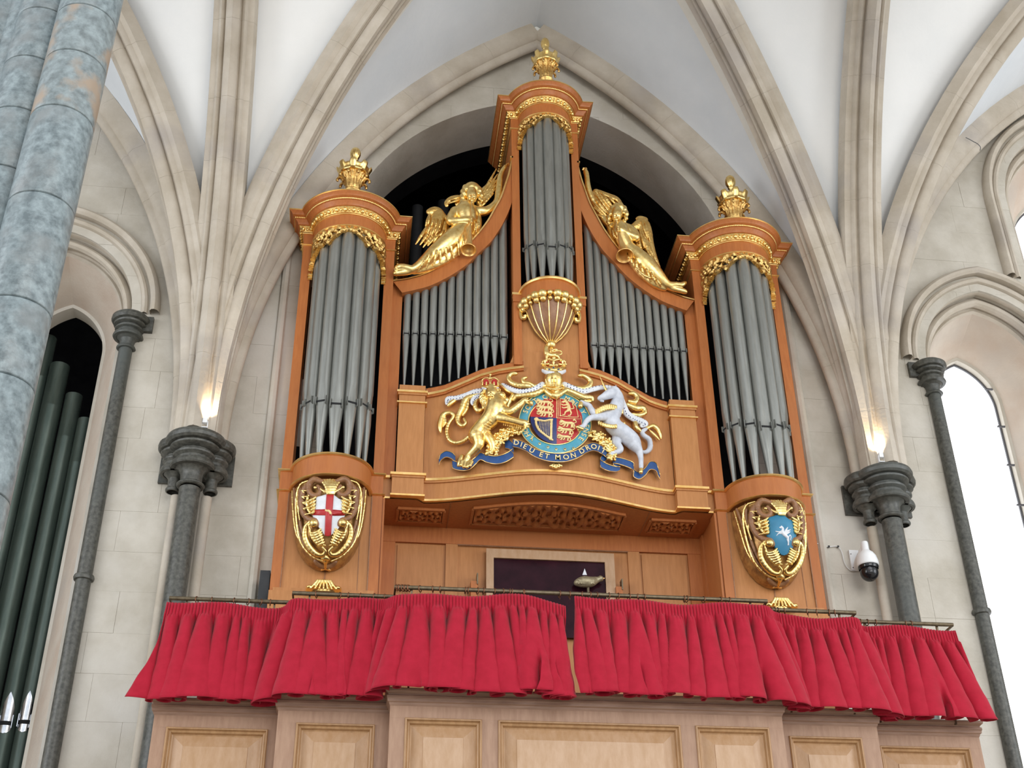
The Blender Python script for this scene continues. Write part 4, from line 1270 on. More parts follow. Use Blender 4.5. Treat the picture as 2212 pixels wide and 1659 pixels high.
# ================================================================== curtains
def curtain(path, name, label, seed, zt=5.055, zb=4.338, flare_l=0, flare_r=0, droop=None):
    r = random.Random(seed)
    P_ = [np.array(p, float) for p in path]
    L_ = [0]
    for a, b in zip(P_[:-1], P_[1:]): L_.append(L_[-1]+np.linalg.norm(b-a))
    T = L_[-1]; n = int(T/.0038); rows = 34
    # irregular folds
    kn = [-.1]; am = []
    while kn[-1] < T+.2: kn.append(kn[-1]+r.choice((.062, .075, .09, .105, .12, .15))*r.uniform(.85, 1.15))
    am = [r.uniform(.55, 1.15) for _ in kn]; sk = [r.uniform(-.09, .09) for _ in kn]; hm = [r.uniform(-.02, .014) for _ in kn]
    kn = np.array(kn)
    def fold(s):
        i = int(np.clip(np.searchsorted(kn, s)-1, 0, len(kn)-2)); t = (s-kn[i])/(kn[i+1]-kn[i])
        w = .5-.5*math.cos(PI*t)
        return i, t, am[i]*(1-w)+am[i+1]*w, sk[i]*(1-w)+sk[i+1]*w, hm[i]*(1-w)+hm[i+1]*w
    sm = np.array([.0]*(n+1))
    def at(s):
        s = min(max(s, 0), T)
        i = min(max(int(np.searchsorted(L_, s))-1, 0), len(P_)-2)
        t = (s-L_[i])/(L_[i+1]-L_[i]); p = P_[i]*(1-t)+P_[i+1]*t
        return p
    def at_s(s, w=.05):
        q = sum(at(s+d) for d in (-w, -w/2, 0, w/2, w))/5
        a = at(s+w) ; b = at(s-w); tn = a-b; tn /= np.linalg.norm(tn)+1e-9
        return q, tn, np.array([tn[1], -tn[0]])
    sag = [r.uniform(0, 6) for _ in range(3)]
    V = []
    for j in range(rows):
        v = j/(rows-1)
        row = []
        for i in range(n+1):
            s = T*i/n
            hd = .135
            if v < hd:
                q, tn, nn = at_s(s)
                t = v/hd
                pl = 1-abs(math.sin(PI*s/.0225))**.7*2
                off = -.0085*pl*(.75+.25*math.sin(PI*t))+.006+.010*t
                k, ft, fa, fs, fh = fold(s)
                lat = 0
                z = zt-.095*t+.011*math.sin(s*5.1+sag[0])+.009*math.sin(s*11.3+sag[1])
            else:
                t = (v-hd)/(1-hd)
                k0, _, _, fs, _ = fold(s)
                ss = s+fs*t*.9
                k, ft, fa, _, fh = fold(ss)
                # rounded front of the fold, narrow valley behind
                c = math.cos(2*PI*ft)
                sh = 1-((1+c)/2)**1.3*1.95
                A = (.018+.088*t**.5)*fa
                q, tn, nn = at_s(s)
                off = A*sh+.022+.085*t**1.1
                off += -.0085*math.exp(-t*14)*(1-abs(math.sin(PI*s/.0225))**.7*2)+.004*math.sin(s*47+t*3)*t
                lat = -.80*A*math.sin(2*PI*ft)*(t**.5)*1.0+.003*math.sin(23*t+s*9)*t
                z = zt-.095-(zt-.095-zb)*t+(.011*math.sin(s*5.1+sag[0])+.009*math.sin(s*11.3+sag[1]))*(1-t)+(fh-.016*sh*fa)*t
            e = 0
            if flare_l: e -= flare_l*max(0, 1-s/.45)**1.5*(v**1.4)
            if flare_r: e += flare_r*max(0, 1-(T-s)/.45)**1.5*(v**1.4)
            if droop:
                dd = max(0, 1-(T-s)/.30); z -= droop*dd**1.5*(1-.35*v)
            p = q+nn*off+tn*(lat+e)
            row.append((p[0], p[1], z))
        V.append(row)
    o = MB().grid(V).build(name, 'red_cloth', None, 60, fix=False)
    md = o.modifiers.new('thickness', 'SOLIDIFY'); md.thickness = .003; md.offset = 0
    tag(o, label, 'curtain', 'red curtains along the gallery rails')
    return o
curtain([(-2.925, -1.03), (-2.09, -1.035), (-2.03, -1.20), (-1.40, -1.205), (-1.31, -1.37), (-.13, -1.375)], 'curtain',
        'pleated red curtain half with a drooping inner corner, hanging below the red cross shield', 11, flare_l=.10, droop=.055)
curtain([(-.095, -1.385), (1.30, -1.385), (1.40, -1.225), (2.03, -1.225), (2.10, -1.065), (2.85, -1.07)], 'curtain',
        'pleated red curtain half ending near the bright window, hanging below the winged horse shield', 23, flare_r=.07)

# ================================================================== small fittings
def spotlight(s):
    x, y, z = s*2.955, -.13, 6.985
    t = thing('spotlight', 'small white uplighter glowing on the %s' % ('capital beside the dark pipe-filled lancet' if s < 0 else 'capital above the security camera'), 'lamp', (x, y, z), 'uplighters on the wall capitals')
    MB().box(x-.022, x+.022, y-.02, y+.02, z-.002, z+.006).build('base', 'white_plastic', t, None)
    for q in (-1, 1):
        MB().box(x+q*.024-.003, x+q*.024+.003, y-.012, y+.012, z, z+.065).build('bracket', 'white_plastic', t, None)
    MB().box(x-.019, x+.019, y-.022, y+.022, z+.045, z+.095).build('head', 'white_plastic', t, None)
    MB().box(x-.016, x+.016, y-.018, y+.018, z+.096, z+.099).build('lens', 'lamp_on', t, None)
    l = bpy.data.lights.new('spot', 'SPOT'); l.energy = 34; l.color = (1.0, .74, .42); l.spot_size = 1.9; l.spot_blend = .7; l.shadow_soft_size = .03
    o = bpy.data.objects.new('spot_light', l); COL.objects.link(o); o.location = (x, y-.015, z+.11)
    o.rotation_euler = (PI-.35, 0, 0)
spotlight(-1); spotlight(1)

sc = thing('security_camera', 'white dome security camera with black globe bracketed to the wall', 'camera', (2.70, .29, 6.1))
p0 = P(1832, 1187, .285); p1 = P(1849, 1228, .285)
MB().box(p0[0], p0[0]+.085, .27, .295, p1[2]-.02, p0[2]-.01).build('wall_plate', 'white_plastic', sc, None)
for dz in (.02, .15):
    for dx in (.012, .072):
        MB().sphere((p0[0]+dx, .268, p1[2]-.02+dz), .005, 8, 5).build('screw', 'lead', sc)
hx, hy = 2.752, .07
zc = P(1874, 1222, hy)[2]
MB().tube(catmull([(p0[0]+.05, .28, zc+.07), (hx-.03, .18, zc+.10), (hx, .09, zc+.17)], 6), .032, 14).build('arm', 'white_plastic', sc)
MB().lathe([(0, zc+.225), (.028, zc+.222), (.032, zc+.21), (.033, zc+.145), (.04, zc+.135), (.062, zc+.115), (.082, zc+.08), (.092, zc+.035), (.094, zc+.0), (.088, zc-.006), (0, zc-.006)], (hx, hy), 32).build('housing', 'white_plastic', sc, 45)
MB().lathe([(.086, zc-.004), (.088, zc-.02), (.082, zc-.035)], (hx, hy), 32).sphere((hx, hy, zc-.065), .078, 32, 20).build('dome', 'black_glass', sc)
MB().sphere((hx-.02, hy-.068, zc-.06), .02, 14, 10).build('lens', 'lead', sc)
cab = [P(x, y, .282) for x, y in [(1755, 1171), (1775, 1177), (1790, 1181), (1806, 1180), (1815, 1186), (1820, 1198), (1823, 1212), (1829, 1224), (1838, 1232), (1851, 1233)]]
o = MB().tube(catmull(cab, 5), .0042, 8).build('cable', 'cord'); tag(o, 'thin white cable running along the wall to the security camera', 'cable')
for x, y, wh in ((1790, 1181, 'nearer the organ tower'), (1810, 1181, 'where the cable turns down')):
    c = P(x, y, .28); tag(MB().box(c[0]-.007, c[0]+.007, .268, .29, c[2]-.007, c[2]+.007).build('cable_clip', 'black_glass', None, None), 'tiny black clip holding the white camera cable, the one '+wh, 'clip', 'clips on the camera cable')
hk = [(2086, 297), (2094, 301), (2103, 306), (2112, 311), (2118, 318), (2117, 325)]
o = MB().tube(catmull([P(x, y, .03-.01*i) for i, (x, y) in enumerate(hk)], 4), .004, 6).build('wire_hook', 'lead'); tag(o, 'bent dark wire hook lying across the stone rib by the far window', 'hook')
b0 = P(575, 1230, .24)
o = MB().box(-2.385, -2.305, .05, .27, 5.3, 5.80).build('speaker', 'dark_box', None, None); tag(o, 'slim black box standing against the wall beside the organ tower with the red cross', 'speaker')

# loose ornaments of gilt wood on the tower plinths and behind the glass
def shell_ornament(cx, y, z, s, label, name='gilt_ornament'):
    S = Sdf(.0045)
    for k, (dx, r, dz) in enumerate(((-.105, .032, -.012), (-.065, .036, .004), (0, .055, .022), (.065, .036, .004), (.105, .032, -.012))):
        S.ell((cx+dx*s, y-.01*abs(k-2), z+dz*s), (r*s*.95, .045*s, r*s*.62), k=.008)
    for k in range(7):
        a = (k-3)/3
        S.cone((cx+a*.05*s, y-.045*s, z+.045*s), (cx+a*.095*s, y-.055*s, z-.025*s), .009*s, .007*s, k=.006)
    S.cone((cx-.12*s, y, z-.02*s), (cx+.12*s, y, z-.02*s), .016*s, .016*s, k=.01)
    o = S.build(name, 'gold'); tag(o, label, 'ornament', 'gilt shells at the tower feet'); return o
shell_ornament(-1.865, -.09, 5.605, 1.05, 'gilt shell-like carving on the plinth below the red cross shield')
shell_ornament(1.865, -.09, 5.605, 1.05, 'gilt shell-like carving on the plinth below the winged horse shield')
# ================================================================== finials
def finial(cx, cy, px, pt_, pb, W, zbase, label):
    zt = float(P(px, pt_, cy)[2]); zb = float(P(px, pb, cy)[2]); H = zt-zb
    t = thing('finial', label, 'finial', (cx, cy, zbase), 'gilded crowned finials on the organ towers')
    def Z(f): return zt-H*f
    MB().lathe([(W*.75, zbase), (W*.75, zbase+.015), (W*.45, zbase+.03), (W*.34, Z(1.30)), (W*.34, Z(1.20)), (W*.48, Z(1.17)), (W*.54, Z(1.14)), (W*.48, Z(1.11)), (W*.36, Z(1.09)), (W*.36, Z(1.07))], (cx, cy), 28).build('stem', 'gold_dull', t, 50)
    n = 120
    pr_ = [(.38, 1.08, 0), (.42, 1.05, .3), (.43, 1.0, .8), (.45, .95, 1), (.48, .90, 1), (.53, .86, 1), (.60, .82, 1), (.69, .785, 1), (.77, .76, .8), (.74, .745, .2)]
    rows = [[(cx+W*r*(1+k*(.15*abs(math.cos(5*a))-.06+.035*math.sin(30*a)))*math.cos(a), cy+W*r*(1+k*(.15*abs(math.cos(5*a))-.06+.035*math.sin(30*a)))*math.sin(a), Z(f)) for a in [2*PI*i/n for i in range(n)]] for r, f, k in pr_]
    MB().grid(rows, closed_u=True).build('basket', 'gold_dull', t, 60)
    b = MB()
    for i in range(10):          # curled leaf tips
        a = 2*PI*(i+.5)/10+.31
        q = [(.58, .86), (.76, .79), (.93, .80), (.97, .855), (.90, .88)]
        c = catmull([(cx+W*r*math.cos(a), cy+W*r*math.sin(a), Z(f)) for r, f in q], 3)
        b.tube(c, [W*.09]*(len(c)-3)+[W*.075, W*.05, W*.03], 6)
    b.build('leaf_tips', 'gold_dull', t, 60)['kind'] = 'stuff'
    def tab(a):
        c = math.cos(8*a+.6); return 1/(1+math.exp(-9*(c-.05)))
    rows = [[(cx+W*r*(1+k*.11*tab(a))*math.cos(a), cy+W*r*(1+k*.11*tab(a))*math.sin(a), Z(f-df*tab(a))) for a in [2*PI*i/n for i in range(n)]]
            for r, f, k, df in [(.74, .75, 0, 0), (.84, .745, 0, 0), (.90, .73, .3, 0), (.90, .705, .3, 0), (.86, .69, .2, 0), (.87, .665, .6, .01), (.91, .635, 1, .03), (.95, .60, 1.3, .05), (.93, .585, 1.2, .06), (.82, .60, 1, .04), (.70, .62, 0, 0), (.2, .60, 0, 0)]]
    MB().grid(rows, closed_u=True).build('crown', 'gold', t, 60)
    rows = [[(cx+r*W*(1+.10*abs(math.cos(6*a))*k)*math.cos(a), cy+r*W*(1+.10*abs(math.cos(6*a))*k)*math.sin(a), Z(f)) for a in [2*PI*i/60 for i in range(60)]]
            for r, f, k in [(.34, .60, 0), (.20, .56, 0), (.14, .40, 0), (.14, .33, 0), (.21, .31, 0), (.17, .285, 0), (.25, .25, .6), (.30, .19, 1), (.30, .12, 1), (.22, .05, 1), (.10, .01, .5), (0, 0, 0)]]
    MB().grid(rows, closed_u=True).build('knop', 'gold', t, 60)
finial(-CX, -.22, 771, 320, 405, .158, 9.41, 'gilded crowned finial on the left organ tower')
finial(CX, -.22, 1553, 378, 467, .158, 9.41, 'gilded crowned finial on the right organ tower')
finial(0, -.42, 1168, 82, 163, .138, 10.90, 'gilded crowned finial on the tall centre tower at the apex of the arch')

# ================================================================== shield cartouches under the side towers
CR = [(.33, 6.47), (.328, 6.40), (.320, 6.28), (.305, 6.16), (.283, 6.06), (.252, 5.97), (.21, 5.90), (.155, 5.84), (.09, 5.80), (.03, 5.785), (.02, 5.0)]
def cr(z):
    return float(np.interp(-z, [-p[1] for p in CR], [p[0] for p in CR]))
def CS(u, v, w=0.0):
    """point of the carved bell under the left tower, in coordinates local to the tower axis"""
    px, py = 580+.205*u, 960+.2049*v
    Y = -.2
    for _ in range(14):
        q = P(px, py, Y); r = cr(q[2]); dx = max(min((q[0]+CX), .96*r), -.96*r)
        Y = .5*Y+.5*(-(math.sqrt(max(r*r-dx*dx, 0))+w))
    q = P(px, py, Y)
    return np.array([q[0]+CX, Y, q[2]])
CU = .00083
def cst(S, pts, k=.006, w=.0, n=3, q=1.0):
    S.stroke([(*CS(u, v, w+(p[0] if p else 0)), r*CU) for u, v, r, *p in pts], k=k, n=n, q=q)
def cartouche(cx, lab, kind, shared={}):
    t = thing('shield_cartouche', lab, 'cartouche', (cx, 0, 5.7), 'carved cartouches under the side towers')
    if not shared:
        rows = [[(-r*.93*math.cos(a), -r*.93*math.sin(a), z) for a in [PI*i/30 for i in range(31)]] for r, z in CR[:-1]]
        shared['bell'] = MB().grid(rows).mesh('bell')
        S = Sdf(.0036)
        mir = lambda L_: [(1280-u-.055*(v-400), v+.02*(u-640), *r) for u, v, *r in L_]
        sc_ = [(560, 392, 24, .03), (480, 372, 30, .035), (425, 430, 30, .035), (440, 515, 27, .04), (505, 540, 24, .04), (548, 490, 20, .04), (520, 440, 17, .04)]
        sh_ = [(470, 385, 26, .02), (385, 470, 32, .03), (350, 600, 34, .03), (370, 720, 32, .03), (430, 790, 28, .035), (500, 800, 22, .04), (520, 850, 18, .04), (470, 870, 14, .04)]
        for L_ in (sc_, sh_):
            cst(S, L_); cst(S, mir(L_))
        for L_ in ([(270, 470, 14), (285, 620, 16), (310, 860, 16), (380, 1060, 14), (520, 1200, 12)], [(340, 420, 14), (325, 600, 16), (340, 850, 16), (410, 1050, 14), (540, 1180, 12)]):
            cst(S, L_); cst(S, mir(L_))
        cst(S, [(500, 1230, 26), (540, 1270, 26), (600, 1290, 24), (660, 1275, 26), (700, 1240, 26)])
        shared['brown'] = S.mesh('brown_scrolls')
        G = Sdf(.0036)
        gl = [[(455, 800, 14, .05), (395, 870, 24, .05), (385, 970, 30, .05), (425, 1070, 32, .05), (500, 1150, 28, .05), (570, 1165, 20, .05), (598, 1125, 14, .05), (570, 1085, 10, .05)],
              [(475, 830, 40, .055), (478, 832, 40, .055)],
              [(415, 385, 9, .02), (335, 430, 13, .02), (292, 580, 13, .015), (300, 850, 13, .015), (345, 1040, 13, .015), (450, 1170, 12, .02), (570, 1232, 12, .03)],
              [(250, 490, 8, .012), (260, 700, 10, .012), (296, 950, 10, .012), (400, 1130, 10, .012)],
              [(300, 480, 6, .015), (310, 650, 13, .02), (330, 800, 6, .02)], [(345, 520, 5, .015), (320, 700, 8, .02)],
              [(442, 500, 10, .045), (405, 600, 15, .045), (420, 690, 14, .045), (455, 735, 9, .045)],
              [(425, 850, 8, .06), (450, 960, 12, .05), (510, 1040, 12, .05), (600, 1065, 8, .05)],
              [(490, 455, 16, .05), (495, 458, 16, .05)]]
        fe = []
        for i in range(5):
            fe.append([(412+i*7, 600+i*32, 10, .05), (452+i*4, 588+i*33, 15, .062), (497-i*3, 556+i*36, 9, .055)])
        for i in range(6):
            fe.append([(445+i*16, 935+i*26, 10, .05), (500+i*12, 930+i*23, 15, .066), (548+i*8, 892+i*27, 9, .055)])
        for L_ in fe:
            cst(G, L_, k=.0012); cst(G, mir(L_), k=.0012)
        for i in range(5):
            gl.append([(375+i*3, 510+i*60, 6, .055), (345+i*8+(i > 3)*12, 490+i*62, 6, .062), (405+i*8, 488+i*60, 6, .06)][::1])
        for L_ in gl:
            cst(G, L_); cst(G, mir(L_))
        for x in (560, 595, 625, 650, 680, 715, 755):
            cst(G, [(x, 372+abs(x-655)*.1, 12, .03), ((x+655)/2, 450, 17, .05), ((x+655*2)/3, 520, 13, .055)])
        for x in (545, 590, 700, 760):
            cst(G, [(x, 520-abs(x-650)*.5, 9, .05), ((x+640)/2, 500, 14, .055)])
        cst(G, [(575, 1200, 22, .04), (600, 1190, 26, .04), (625, 1205, 22, .04)]); cst(G, [(600, 1225, 26, .04), (600, 1265, 14, .04), (600, 1300, 16, .04)])
        cst(G, [(560, 1322, 10, .03), (600, 1305, 14, .035), (650, 1325, 10, .03)])
        shared['gold'] = G.mesh('gold_leafwork')
    link_mesh('bell', shared['bell'], 'gold_brown', t, 180, (cx, 0, 0))
    link_mesh('scrollwork', shared['brown'], 'brown', t, 180, (cx, 0, 0))
    link_mesh('gilt_leafwork', shared['gold'], 'gold', t, 180, (cx, 0, 0))
    # shield plate
    edge = [(498, 548), (560, 540), (612, 522), (690, 530), (740, 570), (792, 590), (798, 660), (806, 745), (782, 830), (730, 900), (662, 960), (625, 972), (588, 962), (545, 900), (490, 820), (462, 745), (484, 680), (500, 620)]
    ctr = (640, 735)
    def plate(cond=None, w=.050, out=edge):
        b = MB(); N = len(out); rows = []
        for f in (1.0, .97, .75, .5, .25, .001):
            ww = w+.012*(1-f*f)-(.02 if f == 1.0 else 0)
            rows.append([CS(ctr[0]+(u-ctr[0])*f, ctr[1]+(v-ctr[1])*f, ww) for u, v in out])
        return b.grid(rows, closed_u=True)
    def patch(poly, w, m, name, par, nn=6):
        """flat painted shape following the plate"""
        tri = tessellate_polygon([[Vector((p[0], p[1], 0)) for p in poly]])
        bm = bmesh.new(); vs = [bm.verts.new((p[0], p[1], 0)) for p in poly]
        for a, b_, c in tri:
            try: bm.faces.new((vs[a], vs[b_], vs[c]))
            except ValueError: pass
        bmesh.ops.subdivide_edges(bm, edges=[e for e in bm.edges if e.calc_length() > 50], cuts=3, use_grid_fill=True)
        bmesh.ops.triangulate(bm, faces=bm.faces)
        for v in bm.verts:
            u, vv = v.co.x, v.co.y
            f = min(1, max(abs(u-ctr[0])/170, abs(vv-ctr[1])/230))
            q = CS(u, vv, w+.012*(1-f*f)); v.co = Vector(q)
        bmesh.ops.recalc_face_normals(bm, faces=bm.faces)
        me = bpy.data.meshes.new(name); bm.to_mesh(me); bm.free()
        o = link_mesh(name, me, m, par, 180, (cx, 0, 0))
        md = o.modifiers.new('t', 'SOLIDIFY'); md.thickness = .004; md.offset = 0
        return o
    pl = link_mesh('shield', plate().mesh('shield'), 'white' if kind == 'cross' else 'peg_blue', t, 60, (cx, 0, 0))
    if kind == 'cross':
        patch([(612, 524), (688, 531), (680, 640), (668, 800), (660, 958), (625, 970), (590, 960), (597, 800), (603, 640)], .054, 'red', 'red_cross', pl)
        patch([(470, 688), (600, 684), (700, 690), (797, 700), (805, 748), (700, 750), (600, 746), (460, 745)], .0545, 'red', 'red_cross', pl)
        # lamb with banner
        L_ = Sdf(.0022)
        for q in ([(612, 700, 11), (640, 705, 14), (655, 730, 13)], [(604, 690, 8), (598, 700, 5)], [(612, 730, 4), (604, 760, 3)], [(625, 735, 4), (628, 770, 3)], [(650, 740, 4), (645, 775, 3)], [(660, 735, 4), (662, 770, 3)],
                  [(633, 655, 2.5), (632, 700, 2.5)], [(622, 664, 2.5), (644, 664, 2.5)], [(640, 686, 4), (675, 690, 4), (680, 712, 3)]):
            cst(L_, [(u, v, r, .062) for u, v, r in q], k=.002)
        L_.build('lamb_emblem', 'gold_flat', pl, (cx, 0, 0))
    else:
        # winged horse, rampant to the left (crop of the right shield shifted onto the left one)
        H_ = Sdf(.0022)
        d = (-338, 5)
        for q in ([(945, 660, 5), (962, 650, 9), (975, 670, 11), (965, 710, 16), (990, 740, 18), (1015, 765, 14), (1022, 790, 10), (1020, 830, 5), (1022, 850, 3)], [(1012, 790, 8), (1018, 820, 4), (1010, 852, 3)],
                  [(955, 700, 9), (925, 705, 6), (890, 697, 4)], [(950, 720, 8), (920, 722, 5), (895, 745, 3)],
                  [(1025, 770, 5), (1050, 740, 5), (1060, 760, 5), (1050, 790, 4), (1056, 800, 2)],
                  [(985, 720, 9), (1005, 690, 10), (1035, 655, 4)], [(995, 725, 9), (1030, 695, 9), (1068, 680, 3)], [(1000, 730, 8), (1035, 715, 7), (1060, 700, 3)], [(940, 655, 5), (950, 660, 8)], [(965, 645, 3), (968, 634, 2)]):
            cst(H_, [(u+d[0], v+d[1], r, .060) for u, v, r in q], k=.003)
        H_.build('winged_horse_emblem', 'white', pl, (cx, 0, 0))
M['gold_brown'] = mat('gilt_over_brown', (.30, .14, .05), (.62, .36, .11), rough=.38, metal=.6, scale=14, bump=.3, bscale=30)
cartouche(-CX, 'scrolled gilt cartouche with a white shield, red cross and golden lamb', 'cross')
cartouche(CX, 'scrolled gilt cartouche with a blue shield and white winged horse', 'horse')

# ================================================================== the royal arms on the bowed panel
arms = thing('coat_of_arms', 'carved and painted royal coat of arms with gold lion and white unicorn', 'coat of arms', (0, -.2, 6.9))
def A(a, b, w=0.0): return PS(900+.2532*a, 720+.2532*b, w)
AU = .00097
def ast(S, pts, k=.010, n=3, q=1.0, w0=0.0, op=0):
    S.stroke([(*A(p[0], p[1], w0+p[2]), p[3]*AU) for p in pts], k=k, n=n, q=q, op=op)
# oval shield
def oval(c, rx, rz, n=64, ph=0.0, tilt=0.0):
    out = []
    for i in range(n):
        t = 2*PI*i/n+ph
        u, v = rx*math.cos(t), rz*math.sin(t)
        out.append((c[0]+u*math.cos(tilt)-v*math.sin(tilt), c[1]+u*math.sin(tilt)+v*math.cos(tilt)))
    return out
SC, SRX, SRZ = (1192, 745), 222, 200
TL = .05
qx, qy = 1195, 722
def dome(a, b): 
    f = min(1, ((a-SC[0])/SRX)**2+((b-SC[1])/SRZ)**2); return .052+.03*(1-f)
def quarter(sx, sy, m, name):
    b = MB(); rows = []
    n = 12
    for i in range(n+1):
        row = []
        for j in range(n+1):
            # map the unit square to a quarter of the oval
            u, v = i/n, j/n
            x, y = u*math.sqrt(1-v*v/2), v*math.sqrt(1-u*u/2)
            a = qx+sx*x*(SRX+sx*(SC[0]-qx)); c = qy+sy*y*(SRZ+sy*(SC[1]-qy))
            a2, c2 = a, c+(a-SC[0])*TL
            row.append(A(a2, c2, dome(a, c)))
        rows.append(row)
    o = b.grid(rows, flip=(sx*sy > 0)).build(name, m, arms, 180)
    return o
q1 = quarter(-1, -1, 'red', 'lions_quarter'); q2 = quarter(1, -1, 'red', 'rampant_lion_quarter')
q3 = quarter(-1, 1, 'blue_deep', 'harp_quarter'); q4 = quarter(1, 1, 'red', 'lions_quarter')
def D(a, b, e=.004):
    return A(a, b+(a-SC[0])*TL, dome(a, b)+e)
def dst(S, pts, k=.003, e=.004):
    c = [(*D(p[0], p[1], e), p[2]*AU) for p in pts]
    S.stroke(c, k=k, n=2, q=1.0)
def lion_passant(S, x, y, s):
    L = [[(-62, -8, 9), (-50, -16, 12), (-30, -6, 13), (0, -4, 12), (30, -4, 13), (45, 0, 12)], [(-62, -16, 6), (-72, -8, 5)], [(-35, 0, 8), (-58, 12, 5), (-74, 4, 4)], [(-25, 4, 8), (-32, 24, 5), (-44, 26, 4)],
         [(0, 4, 7), (-6, 24, 5), (-16, 26, 4)], [(40, 2, 9), (30, 20, 5), (36, 30, 4), (24, 32, 4)], [(48, 2, 8), (60, 18, 5), (54, 30, 4), (44, 32, 4)],
         [(52, -6, 4), (72, -14, 4), (66, -32, 4), (48, -30, 5), (60, -44, 5)], [(-66, -24, 3), (-60, -28, 4), (-52, -28, 4)]]
    for q in L: dst(S, [(x+a*s, y+b*s, r*s*1.12) for a, b, r in q])
S = Sdf(.0026)
for k, yy in enumerate((595, 642, 686)): lion_passant(S, 1090+k*4, yy, .98)
S.build('three_lions', 'gold_flat', q1)
S = Sdf(.0026)
for k, yy in enumerate((765, 822, 882)): lion_passant(S, 1290-k*14, yy, (.98, .98, .86)[k])
S.build('three_lions', 'gold_flat', q4)
S = Sdf(.0026)
for q in ([(1250, 585, 9), (1268, 575, 12), (1290, 600, 13), (1300, 630, 15), (1290, 655, 12)], [(1245, 580, 6), (1236, 586, 5)], [(1280, 605, 9), (1252, 610, 6), (1234, 602, 5)], [(1285, 625, 8), (1256, 634, 6), (1240, 628, 5)],
          [(1292, 655, 10), (1268, 668, 7), (1262, 690, 5), (1246, 692, 5)], [(1306, 650, 10), (1318, 672, 7), (1308, 694, 5), (1292, 696, 5)], [(1312, 640, 5), (1342, 630, 5), (1330, 600, 5), (1346, 580, 6), (1332, 566, 5)],
          [(1222, 560, 4), (1226, 705, 4)], [(1360, 612, 4), (1378, 700, 4)], [(1222, 700, 4), (1300, 708, 4), (1378, 706, 4)], [(1225, 556, 4), (1290, 566, 4), (1345, 590, 4)]):
    dst(S, q)
S.build('rampant_lion', 'gold_flat', q2)
S = Sdf(.0026)
for q in ([(1012, 742, 12), (1024, 738, 14), (1035, 748, 10)], [(1030, 750, 10), (1060, 748, 8), (1090, 752, 8), (1130, 742, 9), (1156, 738, 9)], [(1016, 750, 9), (1022, 790, 11), (1044, 830, 11), (1080, 860, 10), (1120, 888, 11), (1148, 902, 11)],
          [(1152, 742, 9), (1150, 800, 9), (1148, 860, 10), (1146, 900, 12)], [(1140, 905, 12), (1160, 912, 8)]):
    dst(S, q)
for i in range(8):
    x = 1050+i*12.5
    dst(S, [(x, 754-(i > 4)*6, 2.2), (x-10+i*1.5, 824+i*8, 2.2)])
S.build('harp', 'gold_flat', q3)
S = Sdf(.0026)
dst(S, [(qx, 550, 4), (qx, 640, 4), (qx, 722, 4)]); dst(S, [(1208, 552, 3), (1208, 640, 3), (1210, 710, 3)]); dst(S, [(qx, 722, 3), (1300, 722, 3), (1405, 722, 3)])
S.build('quarter_lines', 'gold_flat', arms)

# garter belt round the shield
GC, GRX, GRZ = (1180, 762), 268, 224
def gpt(t, f, w):   # t angle, f across -1..1
    rx, rz = GRX+42*f, GRZ+38*f
    a, b = GC[0]+rx*math.cos(t), GC[1]+rz*math.sin(t)
    return A(a, b+(a-GC[0])*TL, w)
rows = []
for f, w in ((-1, .02), (-1, .045), (-.5, .052), (0, .055), (.5, .052), (1, .045), (1, .0)):
    rows.append([gpt(2*PI*i/96, f, w) for i in range(96)])
gart = MB().grid(rows, closed_u=True).build('garter_belt', 'teal', arms, 60)
for f in (-1, 1):
    MB().tube([gpt(2*PI*i/96, f*.97, .050) for i in range(96)], .0055, 8, closed=True).build('garter_edge', 'gold', gart)
b = MB()
for (a_, b_) in ((1050, 945), (1120, 975), (1190, 992), (1265, 992), (1338, 985)):
    c = A(a_, b_-4, .058); b.tube([(c[0]+.009*math.cos(t), c[1], c[2]+.009*math.sin(t)) for t in np.linspace(0, 2*PI, 13)[:-1]], .003, 5, closed=True)
b.tube([A(968, 905, .06), A(1000, 880, .06)], .004, 6).tube([A(985, 870, .06), A(985, 920, .06)], .004, 6)
b.build('garter_eyelet', 'gold', gart)['kind'] = 'stuff'
def letters(items, m, name, parent, ext=.0015):
    """items: (character, world point, size, roll) upright letters facing the nave"""
    bmx = bmesh.new()
    for ch, p, size, rot in items:
        cu = bpy.data.curves.new('t', 'FONT'); cu.body = ch; cu.size = size; cu.align_x = 'CENTER'; cu.align_y = 'CENTER'; cu.extrude = ext; cu.resolution_u = 3; cu.offset = size*.012
        o = bpy.data.objects.new('t', cu); COL.objects.link(o)
        me = bpy.data.meshes.new_from_object(o)
        bpy.data.objects.remove(o)
        me.transform(Matrix.Translation(Vector(p)) @ Matrix.Rotation(-rot, 4, 'Y') @ Matrix.Rotation(PI/2, 4, 'X'))
        bmx.from_mesh(me); bpy.data.meshes.remove(me); bpy.data.curves.remove(cu)
    me = bpy.data.meshes.new(name); bmx.to_mesh(me); bmx.free()
    o = link_mesh(name, me, m, parent, None); o['kind'] = 'stuff'
    return o
txt = 'HONI SOIT QUI MAL Y PENSE'
it = []
for i, ch in enumerate(txt):
    t = PI*.835+(PI*1.355)*i/(len(txt)-1)
    if ch == ' ': continue
    p = gpt(t, 0, .058)
    it.append((ch, p, .062, -(t-1.5*PI)))
letters(it, 'gold_flat', 'garter_lettering', gart)

